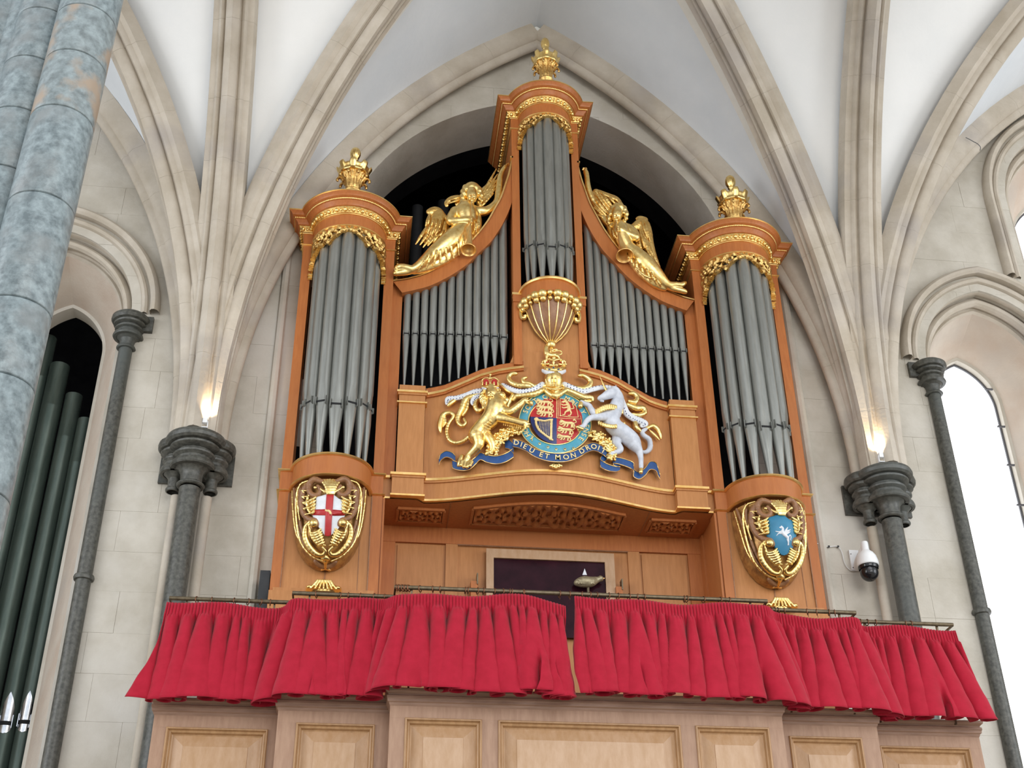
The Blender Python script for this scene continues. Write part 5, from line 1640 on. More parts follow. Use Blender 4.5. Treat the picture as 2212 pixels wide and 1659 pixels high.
# motto scroll
def ribbon(path, name, hw, par, m='blue', edge=True):
    """path: (a, b, w[, half height]) ; upright ribbon with gilt edges"""
    c = catmull([(p[0], p[1], p[2], (p[3] if len(p) > 3 else hw)) for p in path], 6)
    top = [A(p[0], p[1]-p[3], p[2]) for p in c]; bot = [A(p[0], p[1]+p[3], p[2]) for p in c]
    mid = [A(p[0], p[1], p[2]+.004) for p in c]
    back = lambda L_: [q+np.array([0, .010, 0]) for q in L_]
    o = MB().grid([top, mid, bot, back(bot), back(mid), back(top)], closed_v=True).build(name, m, par, 50)
    for L_ in (top, bot):
        MB().tube([q-np.array([0, .002, 0]) for q in L_], .0042, 6).build('gilt_edge', 'gold_trim', o, 60)
    return o
sc1 = ribbon([(822, 935, .045, 34), (880, 948, .065, 34), (940, 975, .075, 34), (1010, 1020, .08, 34), (1100, 1052, .08, 35), (1190, 1062, .08, 36), (1280, 1058, .08, 36), (1370, 1030, .08, 35), (1450, 985, .078, 34), (1510, 968, .075, 34), (1570, 990, .065, 34), (1625, 1030, .045, 34)], 'motto_scroll', 35, arms)
ribbon([(828, 985, .035, 42), (790, 950, .03, 40), (755, 945, .02, 36)], 'scroll_fold', 36, arms)
ribbon([(826, 1020, .03, 38), (760, 1062, .055, 36), (680, 1082, .06, 34), (600, 1070, .05, 32), (545, 1050, .045, 30), (505, 1085, .05, 30), (450, 1128, .06, 34), (380, 1138, .055, 34), (312, 1120, .04, 34), (305, 1090, .03, 34)], 'scroll_fold', 34, arms)
ribbon([(330, 1075, .035, 30), (300, 1045, .045, 28), (250, 1032, .05, 26), (205, 1060, .045, 28), (190, 1100, .035, 26)], 'scroll_tail', 28, arms)
ribbon([(1618, 1050, .03, 36), (1580, 1080, .04, 34), (1570, 1110, .045, 32), (1630, 1145, .06, 28), (1700, 1160, .06, 22), (1735, 1155, .055, 16)], 'scroll_fold', 34, arms)
ribbon([(1735, 1130, .035, 14), (1685, 1110, .035, 20), (1680, 1085, .04, 26), (1730, 1090, .05, 28), (1800, 1112, .055, 30), (1850, 1140, .05, 32), (1850, 1190, .045, 32), (1900, 1215, .055, 30), (1950, 1180, .06, 32), (1990, 1130, .06, 34), (2040, 1140, .055, 34), (2062, 1190, .045, 34), (2075, 1225, .035, 20)], 'scroll_tail', 32, arms)
mt = [('D', 850, 934, -.18), ('I', 893, 950, -.3), ('E', 925, 966, -.42), ('U', 982, 1000, -.45), ('E', 1062, 1036, -.3), ('T', 1112, 1050, -.2), ('M', 1205, 1060, .0), ('O', 1275, 1058, .12), ('N', 1337, 1043, .2), ('D', 1410, 1006, .45), ('R', 1460, 978, .4), ('O', 1512, 968, .0), ('I', 1553, 980, -.35), ('T', 1592, 1004, -.5)]
letters([(c, A(a, b, .089), .066, r) for c, a, b, r in mt], 'gold_flat', 'motto_lettering', sc1)

# supporters
S = Sdf(.0036)   # lion
ast(S, [(668, 560, .09, 78), (675, 640, .10, 92), (640, 720, .10, 84), (570, 790, .09, 72), (515, 860, .085, 72), (505, 890, .08, 62)])
ast(S, [(640, 480, .12, 58), (640, 520, .13, 62)]); ast(S, [(632, 515, .165, 32), (632, 540, .16, 26)])
for a, b, r in ((590, 560, 40), (610, 620, 40), (720, 540, 46), (740, 600, 40), (700, 650, 44), (650, 660, 44), (600, 500, 28), (690, 490, 32), (575, 600, 26), (760, 640, 26), (640, 600, 46), (765, 570, 26)):
    ast(S, [(a, b, .105, r), (a-6, b+42, .105, r*.45)], k=.006)
for a in (614, 652): ast(S, [(a, 492, .178, 9), (a, 496, .178, 9)], k=.002); ast(S, [(a-8, 480, .176, 7), (a+8, 480, .176, 7)], k=.002)
for a in (618, 646): ast(S, [(a, 528, .19, 15), (a, 532, .19, 15)], k=.003)
ast(S, [(632, 505, .185, 8), (632, 516, .20, 10)], k=.003); ast(S, [(632, 556, .175, 14), (632, 558, .175, 14)], k=.003)
for i in range(16):
    t = -2.6+5.2*i/15; a, b = 636+74*math.sin(t), 530-70*math.cos(t)
    ast(S, [(a, b, .135, 17), (a+16*math.sin(t), b+20, .125, 16), (a+14*math.sin(t), b+44, .12, 7)], k=.003)
for i in range(10):
    a = 585+i*17; ast(S, [(a, 600+18*math.sin(i*1.7), .155-abs(i-4.5)*.006, 15), (a+4, 640+14*math.sin(i*2.1), .16-abs(i-4.5)*.006, 14), (a-2, 676+14*math.sin(i*1.3), .155-abs(i-4.5)*.006, 5)], k=.003)
for i in range(5): ast(S, [(600-i*6, 735+i*22, .155, 6), (640-i*4, 752+i*22, .168, 6)], k=.004)
ast(S, [(520, 880, .10, 62), (530, 950, .10, 46), (480, 1010, .09, 33), (440, 1050, .085, 27), (420, 1095, .09, 27)])
for a, b in ((375, 1125), (402, 1138), (430, 1140), (456, 1128)): ast(S, [(a+12, b-30, .10, 20), (a, b, .115, 15)], k=.006)
ast(S, [(560, 850, .05, 60), (620, 900, .05, 52), (650, 960, .045, 38), (640, 1010, .04, 28), (600, 1030, .045, 24)])
ast(S, [(385, 1060, .04, 30), (370, 1105, .05, 24), (360, 1130, .05, 16)])
ast(S, [(460, 870, .06, 16), (400, 918, .05, 17), (330, 935, .05, 17), (275, 905, .05, 17), (258, 840, .05, 16), (275, 770, .05, 15), (310, 720, .05, 14), (312, 690, .05, 15), (270, 680, .05, 20), (225, 700, .05, 24), (205, 760, .05, 26), (200, 810, .05, 20), (205, 850, .05, 6)])
ast(S, [(240, 700, .05, 10), (245, 760, .05, 14), (225, 800, .05, 4)], k=.004)
ast(S, [(720, 650, .11, 44), (790, 670, .12, 32), (850, 630, .12, 27), (905, 585, .11, 24), (930, 570, .11, 24)])
for a, b in ((945, 555), (955, 575), (950, 598)): ast(S, [(925, 575, .12, 14), (a, b, .12, 9)], k=.005)
ast(S, [(690, 715, .12, 50), (760, 730, .13, 36), (840, 750, .125, 30), (900, 765, .12, 30), (930, 770, .12, 28)])
for a, b in ((950, 750), (962, 775), (950, 800), (925, 812)): ast(S, [(928, 775, .13, 15), (a, b, .13, 10)], k=.005)
for i in range(8): ast(S, [(748+i*22, 690-i*14+6, .09, 8), (750+i*22, 708-i*14, .09, 6)], k=.003)
for i in range(9): ast(S, [(745+i*18, 762+i*4, .09, 8), (742+i*18, 782+i*4, .09, 6)], k=.003)
lion = S.build('lion', 'gold', arms)
def crown(c, w, parent, depth, jew=True):
    S = Sdf(.003)
    a, b = c
    ast(S, [(a-w, b, depth-.02, w*.16), (a-w*.5, b+w*.14, depth+.01, w*.17), (a, b+w*.2, depth+.02, w*.17), (a+w*.5, b+w*.14, depth+.01, w*.17), (a+w, b, depth-.02, w*.16)], k=.003)
    for d in (-1.0, -.5, 0, .5, 1.0):
        ast(S, [(a+d*w, b-w*.15, depth+.01, w*.11), (a+d*w*.98, b-w*.45, depth+.01, w*.13)], k=.003)
    for d in (-1, 1):
        ast(S, [(a+d*w, b-w*.3, depth, w*.09), (a+d*w*1.05, b-w*.75, depth, w*.09), (a+d*w*.5, b-w*1.05, depth, w*.09), (a, b-w*.9, depth, w*.09)], k=.003)
    ast(S, [(a, b-w*1.0, depth, w*.14), (a, b-w*1.15, depth, w*.14)]); ast(S, [(a, b-w*1.3, depth, w*.06), (a, b-w*1.6, depth, w*.06)]); ast(S, [(a-w*.16, b-w*1.45, depth, w*.05), (a+w*.16, b-w*1.45, depth, w*.05)])
    o = S.build('crown', 'gold', parent)
    return o
def cap_(c, w, parent, depth):
    S = Sdf(.003); a, b = c
    for d in (-.55, .55): ast(S, [(a+d*w, b-w*.2, depth-.02, w*.42), (a+d*w, b-w*.5, depth-.02, w*.38)], k=.003)
    S.build('crown_cap', 'red', parent)
    S = Sdf(.003)
    ast(S, [(a-w, b+w*.28, depth-.02, w*.13), (a-w*.5, b+w*.42, depth+.01, w*.14), (a, b+w*.47, depth+.02, w*.14), (a+w*.5, b+w*.42, depth+.01, w*.14), (a+w, b+w*.28, depth-.02, w*.13)], k=.003)
    S.build('ermine_band', 'white', parent)
crown((628, 448), 66, lion, .15); cap_((628, 448), 66, lion, .15)
S = Sdf(.0036)   # unicorn
ast(S, [(1560, 556, .10, 20), (1590, 545, .11, 28), (1640, 520, .12, 42), (1690, 500, .11, 46)])
ast(S, [(1685, 495, .10, 50), (1715, 560, .09, 56), (1700, 640, .09, 66), (1660, 710, .10, 74), (1680, 790, .10, 74), (1760, 850, .09, 76), (1830, 910, .09, 74), (1860, 950, .09, 58)])
ast(S, [(1655, 480, .11, 12), (1640, 455, .11, 7)], k=.004); ast(S, [(1690, 470, .10, 12), (1700, 448, .10, 6)], k=.004)
ast(S, [(1575, 575, .10, 14), (1590, 580, .10, 10)], k=.004)
ast(S, [(1855, 950, .10, 58), (1895, 1000, .10, 34), (1912, 1060, .10, 22), (1915, 1110, .10, 18), (1915, 1150, .10, 18)])
ast(S, [(1740, 850, .05, 56), (1700, 930, .05, 42), (1735, 985, .05, 30), (1715, 1010, .05, 22), (1660, 1025, .055, 17), (1650, 1040, .055, 16)])
ast(S, [(1640, 700, .12, 46), (1560, 715, .125, 32), (1490, 720, .12, 24), (1450, 750, .12, 20), (1425, 790, .12, 17), (1400, 800, .12, 16)])
ast(S, [(1600, 680, .08, 40), (1530, 690, .09, 32), (1490, 650, .09, 24), (1470, 615, .09, 20), (1430, 600, .09, 18), (1405, 585, .09, 16)])
ast(S, [(1890, 1000, .05, 10), (1950, 1015, .05, 16), (1990, 980, .05, 22), (1985, 910, .05, 22), (1935, 870, .05, 20), (1925, 840, .05, 18), (1960, 815, .05, 14)])
uni = S.build('unicorn', 'silver_paint', arms)
S = Sdf(.003)
ast(S, [(1562, 366, .11, 3), (1590, 430, .115, 8), (1618, 488, .12, 12)], k=.002)
S.build('horn', 'gold', uni)
S = Sdf(.003)
for i in range(13):
    t = i/12; a, b = 1535+215*t, 665-48*math.sin(PI*t*.9)+10*t; w = .125+.055*math.sin(PI*min(t*1.05, 1))
    ast(S, [(a, b-8, w, 15), (a+3, b+20, w, 13)], k=.003)
S.build('collar', 'gold', uni)
S = Sdf(.003)
for i in range(13):
    t = i/12; a, b = 1555+215*t, 758+26*math.sin(PI*t)+10*t; w = .115+.062*math.sin(PI*min(t*1.05, 1))
    ast(S, [(a, b, w, 14), (a+2, b+15, w, 12)], k=.003)
S.build('girth_band', 'gold', uni)
for a, b in ((1915, 1175), (1640, 1058), (1390, 812), (1400, 612)):
    S = Sdf(.003); ast(S, [(a, b-14, .10 if a > 1700 or a < 1500 else .06, 19), (a-3, b+8, .10 if a > 1700 or a < 1500 else .06, 20)], k=.004); S.build('hoof', 'gold', uni)
S = Sdf(.003)
ast(S, [(1960, 812, .05, 14), (2010, 790, .05, 20), (2050, 815, .05, 22), (2075, 860, .05, 16), (2085, 900, .05, 6)]); ast(S, [(1990, 830, .05, 10), (2030, 870, .05, 14), (2070, 910, .05, 5)])
S.build('tail_tuft', 'gold', uni)
S = Sdf(.003)
for i in range(9): ast(S, [(1712+i*6-(i > 4)*(i-4)*8, 480+i*26, .11, 13), (1735+i*4-(i > 4)*(i-4)*8, 500+i*26, .10, 8)], k=.004)
S.build('mane', 'silver_paint', uni)
# mantling: gold curls and ermine
S = Sdf(.0036)
gm = [[(1100, 450, .06, 22), (1010, 455, .06, 24), (930, 450, .07, 26), (850, 440, .07, 24), (795, 410, .07, 22), (785, 370, .07, 20), (820, 345, .07, 18), (850, 345, .07, 15)],
      [(1000, 455, .07, 20), (960, 430, .08, 20), (915, 420, .08, 18), (905, 390, .08, 16), (935, 378, .08, 13)],
      [(1090, 480, .06, 26), (1000, 520, .07, 28), (920, 530, .07, 26), (850, 540, .06, 22), (825, 570, .06, 14)],
      [(870, 500, .05, 22), (800, 500, .05, 26), (750, 470, .05, 26), (700, 440, .05, 20)], [(830, 520, .05, 18), (790, 580, .05, 24), (770, 640, .05, 18)],
      [(560, 520, .04, 20), (480, 540, .05, 28), (420, 570, .05, 30), (390, 640, .05, 30), (360, 700, .05, 26), (355, 760, .055, 20), (390, 790, .06, 16), (420, 765, .06, 14), (405, 730, .06, 12)],
      [(520, 560, .04, 22), (500, 610, .05, 24), (520, 660, .05, 22), (560, 650, .05, 16)], [(330, 570, .04, 22), (290, 600, .05, 20), (270, 620, .05, 14)], [(440, 580, .06, 14), (425, 650, .06, 18), (395, 700, .06, 12)],
      [(1250, 450, .06, 20), (1320, 460, .06, 22), (1400, 475, .07, 26), (1460, 460, .07, 26), (1485, 420, .07, 24), (1460, 385, .07, 22), (1415, 360, .07, 18), (1385, 362, .07, 14)],
      [(1260, 480, .06, 26), (1340, 510, .07, 28), (1420, 545, .07, 28), (1490, 550, .06, 22), (1500, 575, .06, 14)], [(1380, 540, .05, 20), (1440, 580, .05, 20), (1490, 580, .05, 12)],
      [(1810, 580, .05, 16), (1860, 590, .06, 24), (1880, 550, .06, 24), (1850, 515, .06, 20), (1815, 515, .06, 14)], [(1800, 610, .05, 22), (1870, 640, .06, 30), (1930, 640, .06, 26), (1945, 680, .06, 24), (1890, 700, .06, 20), (1840, 690, .05, 14)],
      [(1860, 740, .04, 22), (1870, 800, .05, 24), (1900, 830, .05, 20)]]
for q in gm:
    S = Sdf(.0036); ast(S, q, k=.008); S.build('mantling_curl', 'gold', arms)
def ermine(path, name):
    c = catmull(path, 6); S = Sdf(.0036)
    for a, b in zip(c[:-1], c[1:]):
        S.cone(A(a[0], a[1], a[2]), A(b[0], b[1], b[2]), a[3]*AU, b[3]*AU, .004, 1.8)
    o = S.build(name, 'white', arms)
    sp = MB(); r = random.Random(len(path))
    for i in range(2, len(c)-1, 2):
        for off in (-.45, .4):
            a, b, w, rr = c[i]
            p = A(a+r.uniform(-3, 3), b+off*rr, w); p = p+np.array([0, -rr*AU/1.8*.92, 0])
            sp.sphere(p, .0042, 6, 4, sz=1.7)
    k = sp.build('ermine_tails', 'blue_deep', o); k['kind'] = 'stuff'
ermine([(1075, 435, .07, 26), (1000, 480, .08, 26), (920, 498, .085, 26), (850, 492, .08, 25), (790, 470, .07, 24), (735, 440, .06, 20)], 'ermine_lining')
ermine([(570, 490, .06, 26), (500, 500, .065, 28), (420, 530, .06, 26), (340, 552, .055, 24), (270, 560, .05, 24), (258, 600, .045, 16)], 'ermine_lining')
ermine([(545, 530, .06, 18), (500, 550, .065, 24), (480, 590, .06, 24), (505, 615, .055, 18)], 'ermine_lining')
ermine([(1262, 435, .07, 26), (1340, 470, .08, 26), (1420, 495, .085, 26), (1500, 478, .08, 25), (1580, 462, .07, 24), (1660, 468, .06, 24), (1720, 510, .06, 26)], 'ermine_lining')
ermine([(1735, 540, .055, 28), (1760, 610, .055, 32), (1790, 680, .055, 34), (1840, 720, .055, 34), (1900, 745, .055, 34), (1950, 770, .055, 28), (1920, 790, .05, 20)], 'ermine_lining')
# helmet, crown and crest
S = Sdf(.003)
ast(S, [(1168, 360, .08, 74), (1170, 400, .09, 80), (1174, 440, .085, 66)])
ast(S, [(1100, 478, .07, 20), (1120, 505, .075, 24), (1180, 535, .09, 26), (1240, 505, .075, 24), (1275, 482, .07, 18)], k=.01); ast(S, [(1180, 480, .08, 46), (1185, 530, .085, 24), (1190, 560, .085, 6)], k=.012)
for d in (-62, -38, -13, 13, 38, 62):
    ast(S, [(1170+d*.8, 335, .145-abs(d)*.0009, 8), (1170+d*1.05, 395, .172-abs(d)*.0010, 12), (1173+d*.8, 452, .145-abs(d)*.0008, 8)], k=.002)
ast(S, [(1108, 462, .10, 9), (1172, 478, .135, 11), (1240, 465, .10, 9)], k=.003)
helm = S.build('helmet', 'gold', arms)
S = Sdf(.003)
ast(S, [(1085, 318, .08, 22), (1120, 336, .125, 22), (1168, 345, .145, 22), (1220, 338, .125, 22), (1255, 322, .08, 22)], k=.003)
S.build('ermine_band', 'white', helm)
S = Sdf(.003)
ast(S, [(1085, 292, .08, 24), (1120, 308, .125, 24), (1168, 316, .145, 24), (1220, 310, .125, 24), (1255, 295, .08, 24)], k=.003)
for a, b, w in ((1095, 262, .10), (1168, 272, .15), (1245, 265, .10)):
    for d in (-1, 1):
        ast(S, [(a, b, w, 5), (a+d*26, b, w, 14)], k=.002); ast(S, [(a, b, w, 5), (a, b+d*26, w, 14)], k=.002)
for d in (-1, 1): ast(S, [(1170+d*88, 290, .08, 10), (1170+d*96, 245, .08, 10), (1170+d*50, 222, .10, 10), (1170, 232, .11, 10)], k=.003)
ast(S, [(1172, 215, .10, 18), (1172, 212, .10, 18)]); 
crw = S.build('crest_crown', 'gold', arms)
b = MB()
for a, bb, m_ in ((1130, 308, 0), (1168, 292, 1), (1212, 308, 0)): b.sphere(A(a, bb, .168), .008, 8, 6)
b.build('jewels', 'blue', crw)['kind'] = 'stuff'
S = Sdf(.003)
for d in (-1, 1): ast(S, [(1170+d*62, 270, .07, 22), (1170+d*64, 250, .07, 20)], k=.003)
S.build('crown_cap', 'red', crw)
S = Sdf(.003)
for q in ([(1108, 118, .08, 20), (1104, 140, .08, 22), (1112, 175, .08, 26), (1140, 190, .08, 24), (1180, 188, .08, 20), (1205, 192, .08, 20)], [(1108, 95, .08, 8), (1108, 108, .08, 12)], [(1108, 190, .09, 14), (1110, 225, .09, 9), (1108, 240, .09, 9)], [(1128, 195, .07, 14), (1134, 225, .07, 9), (1130, 242, .07, 9)],
          [(1200, 195, .09, 16), (1218, 215, .09, 9), (1228, 238, .09, 9)], [(1190, 195, .07, 16), (1196, 215, .07, 9), (1208, 236, .07, 9)], [(1212, 185, .07, 6), (1236, 175, .07, 6), (1234, 155, .07, 6), (1200, 150, .07, 6), (1165, 158, .07, 6), (1158, 145, .07, 7), (1185, 138, .07, 7), (1205, 142, .07, 5)]):
    ast(S, q, k=.006)
S.build('crest_lion', 'gold', arms)
# flowers and leaves behind the scroll
S = Sdf(.004); r = random.Random(4)
for path, wd in (([(640, 1010), (660, 960), (700, 900), (760, 855), (830, 825), (880, 810)], 46), ([(1490, 860), (1550, 890), (1610, 930), (1650, 980), (1665, 1040)], 40)):
    c = catmull([(*p, 0) for p in path], 8)
    for p in c:
        ast(S, [(p[0], p[1], .012, wd*.75), (p[0]+2, p[1]+2, .012, wd*.75)], k=.01, q=1)
        for _ in range(5):
            a, b = p[0]+r.uniform(-wd, wd), p[1]+r.uniform(-wd, wd)
            S.ell(A(a, b, .045+r.uniform(0, .02)), (r.uniform(.009, .016),)*3, k=.004)
S.build('flowers', 'gold', arms)['kind'] = 'stuff'
S = Sdf(.003)
for d in (-45, -22, 0, 22, 45): ast(S, [(1188+d*.3, 1112, .05, 10), (1188+d, 1145-abs(d)*.3, .05, 13)], k=.004)
S.build('scroll_shell', 'gold', arms)
for a, b in ((972, 597), (1397, 622)):
    MB().sphere(A(a, b, .075), .024, 16, 10).build('gilt_boss', 'gold', arms)
ast(S := Sdf(.003), [(1370, 800, .12, 14), (1410, 815, .12, 18)]); S.build('gilt_boss', 'gold', arms)

# ================================================================== winged trumpeters
EYES = (((1040, 500, .172, 15), (1090, 500, .172, 15)), ((458, 650, .162, 13), (499, 650, .162, 13)))
def figure(name, label, C0, sc_, Y0, body, hair, wings, trumpet, folds, face, fingers, un):
    t = thing(name, label, 'statue', tuple(P(C0[0]+sc_*900, C0[1]+sc_*1300, Y0)), 'gilded winged trumpeters on the curved arms')
    def F(a, b, w): return P(C0[0]+sc_*a, C0[1]+sc_*b, Y0-w)
    def st(S, pts, k=.012, q=1.0, n=3, op=0): S.stroke([(*F(p[0], p[1], p[2]), p[3]*un) for p in pts], k=k, n=n, q=q, op=op)
    S = Sdf(.0042)
    for q in body: st(S, q, .018)
    for q in folds: st(S, q, .004)
    for q in fingers: st(S, q, .004)
    for a, b, w, r in EYES[len(face) < 9]: st(S, [(a-r*.4, b, w, r), (a+r*.4, b, w, r)], .004, op=1)
    for q in face: st(S, q, .003)
    S.build('figure', 'gold', t)
    S = Sdf(.0048)
    for q in hair: st(S, q, .009)
    S.build('hair', 'gold', t)
    for wq, feathers in wings:
        S = Sdf(.0048)
        for q in wq: st(S, q, .01, q=1.7)
        for q in feathers: st(S, q, .004, q=1.2)
        S.build('wing', 'gold_leaf2', t)
    c = catmull([(*F(p[0], p[1], p[2]), p[3]*un) for p in trumpet], 5)
    b = MB().tube([p[:3] for p in c], [p[3] for p in c], 24, caps=False)
    # inside of the bell
    m_ = [p for p in c[::-1]][:8]
    b.tube([p[:3]-(c[-1][:3]-c[-2][:3])*.05 for p in m_], [p[3]*.90 for p in m_], 24, caps=False)
    e = c[-1]; b2 = MB()
    d = c[-1][:3]-c[-2][:3]; d /= np.linalg.norm(d); u = np.cross(d, (0, 1, 0)); u /= np.linalg.norm(u); v = np.cross(d, u)
    b.tube([e[:3]+e[3]*.96*(math.cos(q)*u+math.sin(q)*v) for q in np.linspace(0, 2*PI, 33)[:-1]], e[3]*.055, 6, closed=True)
    o = b.build('trumpet', 'gold_trim', t, 60, fix=False)
    return t
M['gold_leaf2'] = mat('gold_feathers', (.78, .46, .12), (.97, .70, .27), rough=.26, rough2=.42, metal=1.0, scale=18, bump=.5, bscale=45)
def feather_rows(lines, r, w):
    return [[(a, b, w, r), ((a+c)/2, (b+d)/2, w+.008, r*1.2), (c, d, w, r*.6)] for a, b, c, d in lines]
L_body = [[(985, 650, .06, 120), (990, 720, .07, 150), (1010, 820, .07, 130), (960, 910, .06, 115)],
          [(850, 690, .06, 70), (1000, 690, .07, 90), (1140, 690, .06, 70)],
          [(960, 900, .06, 120), (860, 1010, .07, 140), (760, 1100, .08, 138), (620, 1210, .07, 118), (490, 1310, .06, 88), (380, 1390, .05, 58), (290, 1440, .045, 42)],
          [(290, 1430, .05, 40), (210, 1410, .05, 42), (140, 1400, .05, 34), (95, 1420, .05, 26)], [(290, 1460, .03, 34), (190, 1470, .03, 38), (110, 1480, .03, 30), (75, 1488, .03, 22)],
          [(1020, 900, .05, 100), (940, 1080, .05, 120), (830, 1220, .04, 90), (660, 1340, .03, 70), (480, 1420, .02, 48), (330, 1470, .02, 30)],
          [(1110, 760, .05, 80), (1120, 880, .04, 70), (1090, 980, .03, 55), (1060, 1080, .03, 40)],
          [(1055, 560, .07, 44), (1040, 640, .06, 52)],
          [(1150, 690, .06, 66), (1230, 690, .06, 58), (1320, 640, .05, 52), (1385, 560, .05, 44), (1405, 450, .05, 46), (1415, 330, .05, 42), (1425, 250, .05, 34), (1450, 180, .05, 28), (1490, 120, .05, 26)],
          [(840, 700, .07, 66), (800, 770, .09, 60), (790, 815, .11, 52), (860, 815, .13, 44), (960, 805, .14, 36), (1030, 800, .145, 30), (1065, 800, .15, 34)],
          [(1060, 440, .09, 74), (1062, 500, .10, 72), (1064, 545, .10, 46)]]
L_hair = [[(a, b, .08, r), (a+r*.3, b+r*.5, .09, r*.8)] for a, b, r in ((980, 385, 46), (1040, 355, 40), (1100, 365, 44), (1150, 410, 46), (1175, 470, 40), (1180, 540, 34), (1165, 600, 30), (950, 440, 44), (935, 500, 38), (935, 560, 34), (945, 610, 30), (1140, 640, 24), (970, 640, 24), (1010, 400, 30), (1075, 395, 26), (1130, 450, 28), (975, 470, 26), (1150, 520, 26), (965, 540, 24))]
L_hair += [[(1000, 430, .055, 82), (1060, 395, .05, 92), (1122, 430, .055, 82)], [(965, 510, .05, 58), (955, 600, .04, 46)], [(1155, 510, .05, 58), (1155, 600, .04, 42)]]
L_wings = [([[(760, 800, .0, 40), (690, 770, .0, 60), (640, 700, .0, 60), (590, 680, .0, 62), (530, 700, .0, 60)], [(640, 760, .0, 100), (600, 860, .0, 120), (560, 960, .0, 120), (500, 1060, .0, 75)], [(720, 860, .0, 60), (720, 940, .0, 50), (690, 990, 0, 30)]],
            feather_rows([(480, 900, 345, 1110), (530, 940, 400, 1120), (570, 980, 440, 1150), (620, 990, 500, 1130), (660, 960, 570, 1090), (700, 940, 640, 1020), (520, 740, 470, 880)], 20, .035)+feather_rows([(520, 760, 500, 860), (570, 780, 540, 890), (620, 790, 590, 910), (670, 810, 640, 920), (540, 850, 500, 960), (590, 880, 550, 990), (640, 900, 600, 990)], 15, .055)),
           ([[(1170, 520, .0, 60), (1230, 440, .0, 70), (1290, 380, .0, 66), (1320, 300, 0, 50)]],
            feather_rows([(1180, 500, 1375, 150), (1190, 520, 1390, 215), (1200, 540, 1390, 275), (1210, 550, 1380, 340), (1215, 570, 1365, 400), (1210, 590, 1340, 460), (1200, 600, 1300, 510), (1190, 620, 1250, 560)], 17, .034)),
           ([[(930, 520, .0, 44), (860, 520, .0, 46), (790, 540, .0, 44), (745, 580, .0, 36), (740, 620, 0, 26)], [(930, 580, .0, 50), (880, 600, 0, 40)]], feather_rows([(930, 500, 790, 545), (930, 530, 770, 590)], 16, .02))]
L_folds = [[(a, b, .128, 11), (c, d, .140, 17), (e, f, .085, 12)] for a, b, c, d, e, f in ((940, 960, 960, 1080, 960, 1180), (890, 970, 890, 1110, 900, 1250), (830, 1000, 800, 1140, 830, 1290), (770, 1040, 730, 1170, 755, 1320), (700, 1080, 660, 1200, 665, 1350), (640, 1130, 600, 1250, 575, 1390), (560, 1190, 520, 1300, 480, 1420), (490, 1260, 440, 1350, 390, 1440), (1100, 820, 1110, 900, 1090, 980), (1130, 800, 1150, 880, 1130, 950))]
L_face = [[(1063, 485, .165, 9), (1065, 520, .175, 13)], [(1030, 478, .158, 10), (1050, 474, .162, 8)], [(1078, 474, .162, 8), (1100, 478, .158, 10)], [(1035, 525, .15, 20), (1036, 530, .15, 20)], [(1092, 525, .15, 20), (1093, 530, .15, 20)], [(1050, 548, .158, 8), (1080, 548, .158, 8)], [(1064, 572, .15, 18), (1066, 574, .15, 18)],
          [(1036, 498, .157, 9), (1040, 498, .157, 9)], [(1090, 498, .157, 9), (1094, 498, .157, 9)]]
L_fing = [[(1490, 120, .05, 18), (1515, 95, .05, 11), (1545, 88, .05, 8)], [(1492, 118, .06, 14), (1510, 85, .06, 9), (1538, 72, .06, 7)], [(1488, 122, .04, 14), (1512, 110, .04, 9), (1535, 108, .04, 8)], [(1480, 130, .065, 14), (1478, 100, .065, 9)]]
L_fing += [[(1080, 780+i*15, .17, 10), (1060, 782+i*15, .19, 10), (1040, 790+i*15, .18, 9)] for i in range(4)]+[[(1070, 770, .15, 12), (1040, 765, .17, 9)]]
L_fing += [[(100, 1415+i*9, .06, 9), (68+i*3, 1425+i*10, .06, 7)] for i in range(4)]
L_tr = [(1063, 560, .175, 8), (1057, 640, .18, 8), (1050, 740, .18, 9), (1045, 830, .18, 12), (1040, 920, .18, 20), (1035, 1010, .18, 32), (1030, 1080, .175, 46), (1025, 1130, .17, 66), (1020, 1165, .17, 92), (1018, 1185, .175, 112)]
figure('winged_trumpeter', 'gilded winged trumpeter with tousled hair, one arm raised, on the arm beside the left tower', (840, 340), .1688, -.04, L_body, L_hair, L_wings, L_tr, L_folds, L_face, L_fing, .00068)
R_body = [[(500, 780, .06, 95), (520, 850, .07, 110), (560, 950, .07, 95), (600, 1030, .06, 88)], [(420, 780, .05, 52), (500, 780, .06, 70), (600, 800, .06, 58)],
          [(600, 1020, .06, 92), (700, 1110, .07, 105), (800, 1200, .075, 112), (890, 1290, .07, 98), (960, 1360, .06, 76), (1020, 1410, .05, 52), (1070, 1440, .045, 36)],
          [(1070, 1430, .05, 34), (1140, 1425, .05, 28), (1200, 1430, .05, 26), (1245, 1405, .05, 18)], [(1070, 1460, .03, 30), (1150, 1480, .03, 28), (1220, 1495, .03, 26), (1255, 1510, .03, 16)],
          [(560, 1020, .04, 66), (660, 1170, .04, 70), (770, 1310, .03, 66), (900, 1410, .03, 54), (1010, 1470, .02, 34)],
          [(420, 800, .04, 60), (440, 900, .03, 50), (480, 980, .03, 40)], [(490, 700, .07, 36), (490, 760, .06, 42)],
          [(410, 770, .05, 46), (330, 690, .03, 40), (250, 560, .02, 36), (190, 440, .03, 34), (160, 350, .04, 33), (148, 260, .05, 28), (140, 190, .05, 26), (125, 150, .05, 24)],
          [(610, 800, .07, 60), (670, 850, .09, 54), (690, 900, .10, 46), (630, 870, .12, 36), (560, 830, .13, 30), (505, 805, .14, 28)],
          [(480, 600, .09, 64), (478, 650, .10, 60), (475, 690, .10, 38)]]
